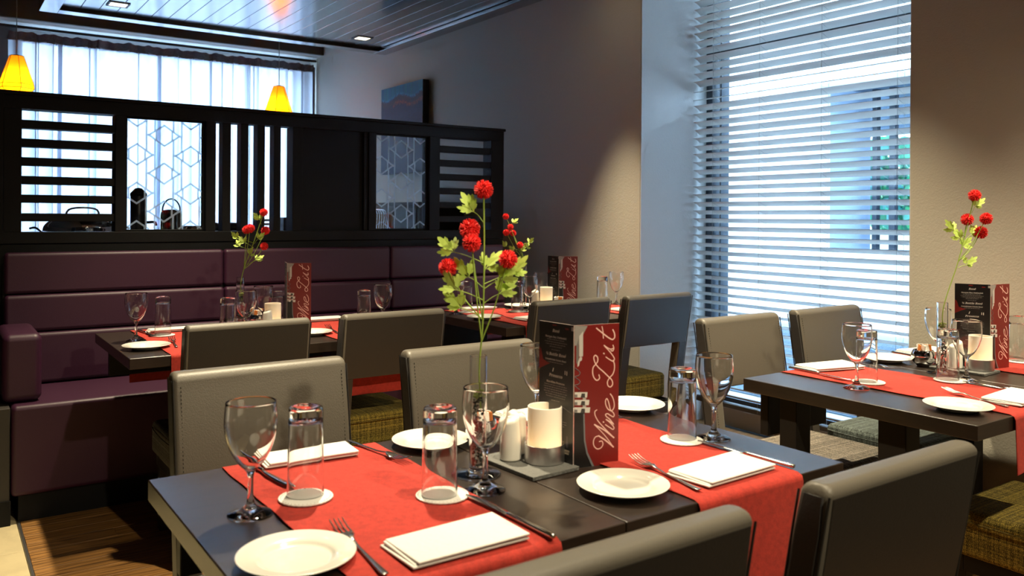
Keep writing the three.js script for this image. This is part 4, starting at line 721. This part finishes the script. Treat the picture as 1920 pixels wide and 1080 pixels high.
const makeSalt = (t) => { const body = loft([...[[0, 0.0205], [0.004, 0.0225], [0.04, 0.0208], [0.076, 0.0188], [0.082, 0.0170], [0.084, 0.0120]].map(([y, r]) => Array.from({ length: 28 }, (_, i) => { const a = -i / 28 * Math.PI * 2; return V(r * Math.cos(a), y + (y > 0.03 ? (y / 0.084) * 0.005 * Math.cos(a) : 0), r * Math.sin(a)); }))]); mesh('ceramic_body', body, M.china, t);
  const h = []; for (let i = 0; i < 4; i++) h.push(new THREE.CylinderGeometry(0.0009, 0.0009, 0.001, 6).translate((i - 1.5) * 0.004, 0.0845, 0)); mesh('pour_holes', merge(h), M.black, t); };
const makeCandle = (t) => {
  mesh('metal_cup', lathe([[0, 0], [0.0400, 0], [0.0405, 0.002], [0.0405, 0.036], [0.0398, 0.037], [0.0385, 0.036], [0.0385, 0.004], [0, 0.004]], 48), M.brushed, t);
  mesh('frosted_shade', lathe([[0.0335, 0.005], [0.0345, 0.005], [0.0345, 0.110], [0.0335, 0.1112], [0.0322, 0.110], [0.0322, 0.0055], [0.0335, 0.005]], 48), M.frosted, t);
  mesh('tealight', lathe([[0, 0.0045], [0.019, 0.0045], [0.019, 0.022], [0, 0.021]], 24), M.paperWhite, t);
  mesh('flame', lathe(smooth([[0, 0.024], [0.0035, 0.029], [0.0028, 0.036], [0, 0.046]]), 12), M.flame, t);
};
const makeBowl = (t) => {
  mesh('bowl', lathe(smooth([[0, 0.0], [0.018, 0.0], [0.021, 0.003], [0.034, 0.018], [0.038, 0.036], [0.034, 0.052], [0.031, 0.056], [0.0295, 0.055], [0.033, 0.050], [0.036, 0.036], [0.032, 0.020], [0.02, 0.006], [0, 0.004]], 4), 40), M.chrome, t);
  for (let i = 0; i < 7; i++) { const m = mesh('sachet', new RoundedBoxGeometry(0.022, 0.052, 0.003, 2, 0.0012), i % 3 === 1 ? M.paperOrange : M.paperWhite, t); const a = i * 0.9; m.position.set(0.016 * Math.cos(a), 0.048, 0.016 * Math.sin(a)); m.rotation.set(rr(-0.3, 0.3), rr(0, 3), rr(-0.35, 0.35)); }
};
function centre(T, o) {
  const at = T.at;
  put('tray', makeTray, 'slate_tray', `dark slate tray under the candle and condiments on the ${at}`, 'tray', 'slate condiment trays', [o.tray[0], y0, o.tray[1]], o.tray[2] || 0.06);
  const yt = y0 + 0.0082;
  put('salt', makeSalt, 'salt_shaker', `white ceramic shaker nearer the vase on the ${at}`, 'shaker', 'white ceramic shakers', [o.salt[0], yt, o.salt[1]]);
  if (o.pepper) put('salt', makeSalt, 'salt_shaker', `white ceramic shaker half hidden behind the candle on the ${at}`, 'shaker', 'white ceramic shakers', [o.pepper[0], yt, o.pepper[1]], 2);
  put('candle', makeCandle, 'candle_holder', `frosted glass candle holder in a steel cup on the ${at}`, 'candle holder', 'frosted candle holders', [o.candle[0], yt, o.candle[1]]);
  const l = new THREE.PointLight(lin(1, 0.62, 0.28), 0.008, 0, 2); l.name = 'candle_light'; l.position.set(o.candle[0], yt + 0.036, o.candle[1]); l.shadow.radius = 0.2; l.castShadow = true; scene.add(l);
  put('bowl', makeBowl, 'sugar_bowl', `round chrome bowl of sugar sachets on the ${at}`, 'bowl', 'chrome sugar bowls', [o.bowl[0], o.bowl[2] ? y0 : yt, o.bowl[1]], o.bowl[3] || 0);
  put('vase', makeVase, 'bud_vase', `slim clear tube vase with pebbles on the ${at}`, 'vase', 'tube vases', [o.vase[0], y0, o.vase[1]]);
}
centre(TB[0], { tray: [0.985, -1.352], salt: [0.962, -1.382], pepper: [1.000, -1.412], candle: [1.013, -1.335], bowl: [0.985, -1.52, 1], vase: [0.868, -1.357] });
centre(TB[1], { tray: [2.80, -1.40], salt: [2.777, -1.417], candle: [2.813, -1.355], bowl: [2.765, -1.52, 1], vase: [2.688, -1.415] });
centre(TB[2], { tray: [1.205, -3.50], salt: [1.172, -3.50], candle: [1.205, -3.53], bowl: [1.195, -3.70, 1, 1], vase: [1.088, -3.605] });
centre(TB[3], { tray: [2.71, -3.62], salt: [2.700, -3.650], candle: [2.725, -3.585], bowl: [2.74, -3.50, 1, 2], vase: [2.655, -3.70] });
flower('tall out-of-focus red flower spray in the vase on the foreground table', 0.868, -1.357, [[0.008, 1.302], [-0.019, 1.225], [-0.014, 1.199], [-0.061, 1.15], [0.056, 1.168]], [[0.006, 1.008], [0.008, 1.049]], [[-0.010, 1.258], [-0.049, 1.180], [-0.02, 1.132], [-0.042, 1.108], [-0.034, 1.072], [0.042, 1.128], [0.062, 1.138], [0.039, 1.100], [0.012, 1.148]], 1, 1.3);
flower('red flower spray leaning towards the bare wall on the window-side table', 2.688, -1.415, [[0.102, 1.328], [0.085, 1.25], [0.133, 1.253], [0.13, 1.208]], [[0.05, 1.113]], [[0.102, 1.29], [0.033, 1.214], [0.059, 1.186], [0.068, 1.162], [0.097, 1.2], [0.078, 1.101]], 1.05);
flower('red flower spray in front of the thin uprights, on the armrest-end bench table', 1.088, -3.605, [[0.099, 1.261], [0.021, 1.185], [0.044, 1.192], [0.103, 1.183], [0.105, 1.116]], [[0.014, 1.015]], [[0.083, 1.229], [-0.014, 1.148], [-0.002, 1.114], [0.078, 1.146], [0.039, 1.077], [0.066, 1.054], [0.023, 1.13]], 0.95);
flower('red flower spray leaning towards the bench in front of the partition end', 2.655, -3.70, [[-0.099, 1.25], [-0.096, 1.162], [-0.073, 1.192], [-0.058, 1.159], [-0.02, 1.095]], [[0.006, 1.004]], [[-0.061, 1.215], [-0.094, 1.086], [-0.053, 1.063], [-0.012, 1.063], [0.012, 1.078], [0.029, 1.107]], 0.95);

renderer.render(scene, camera);
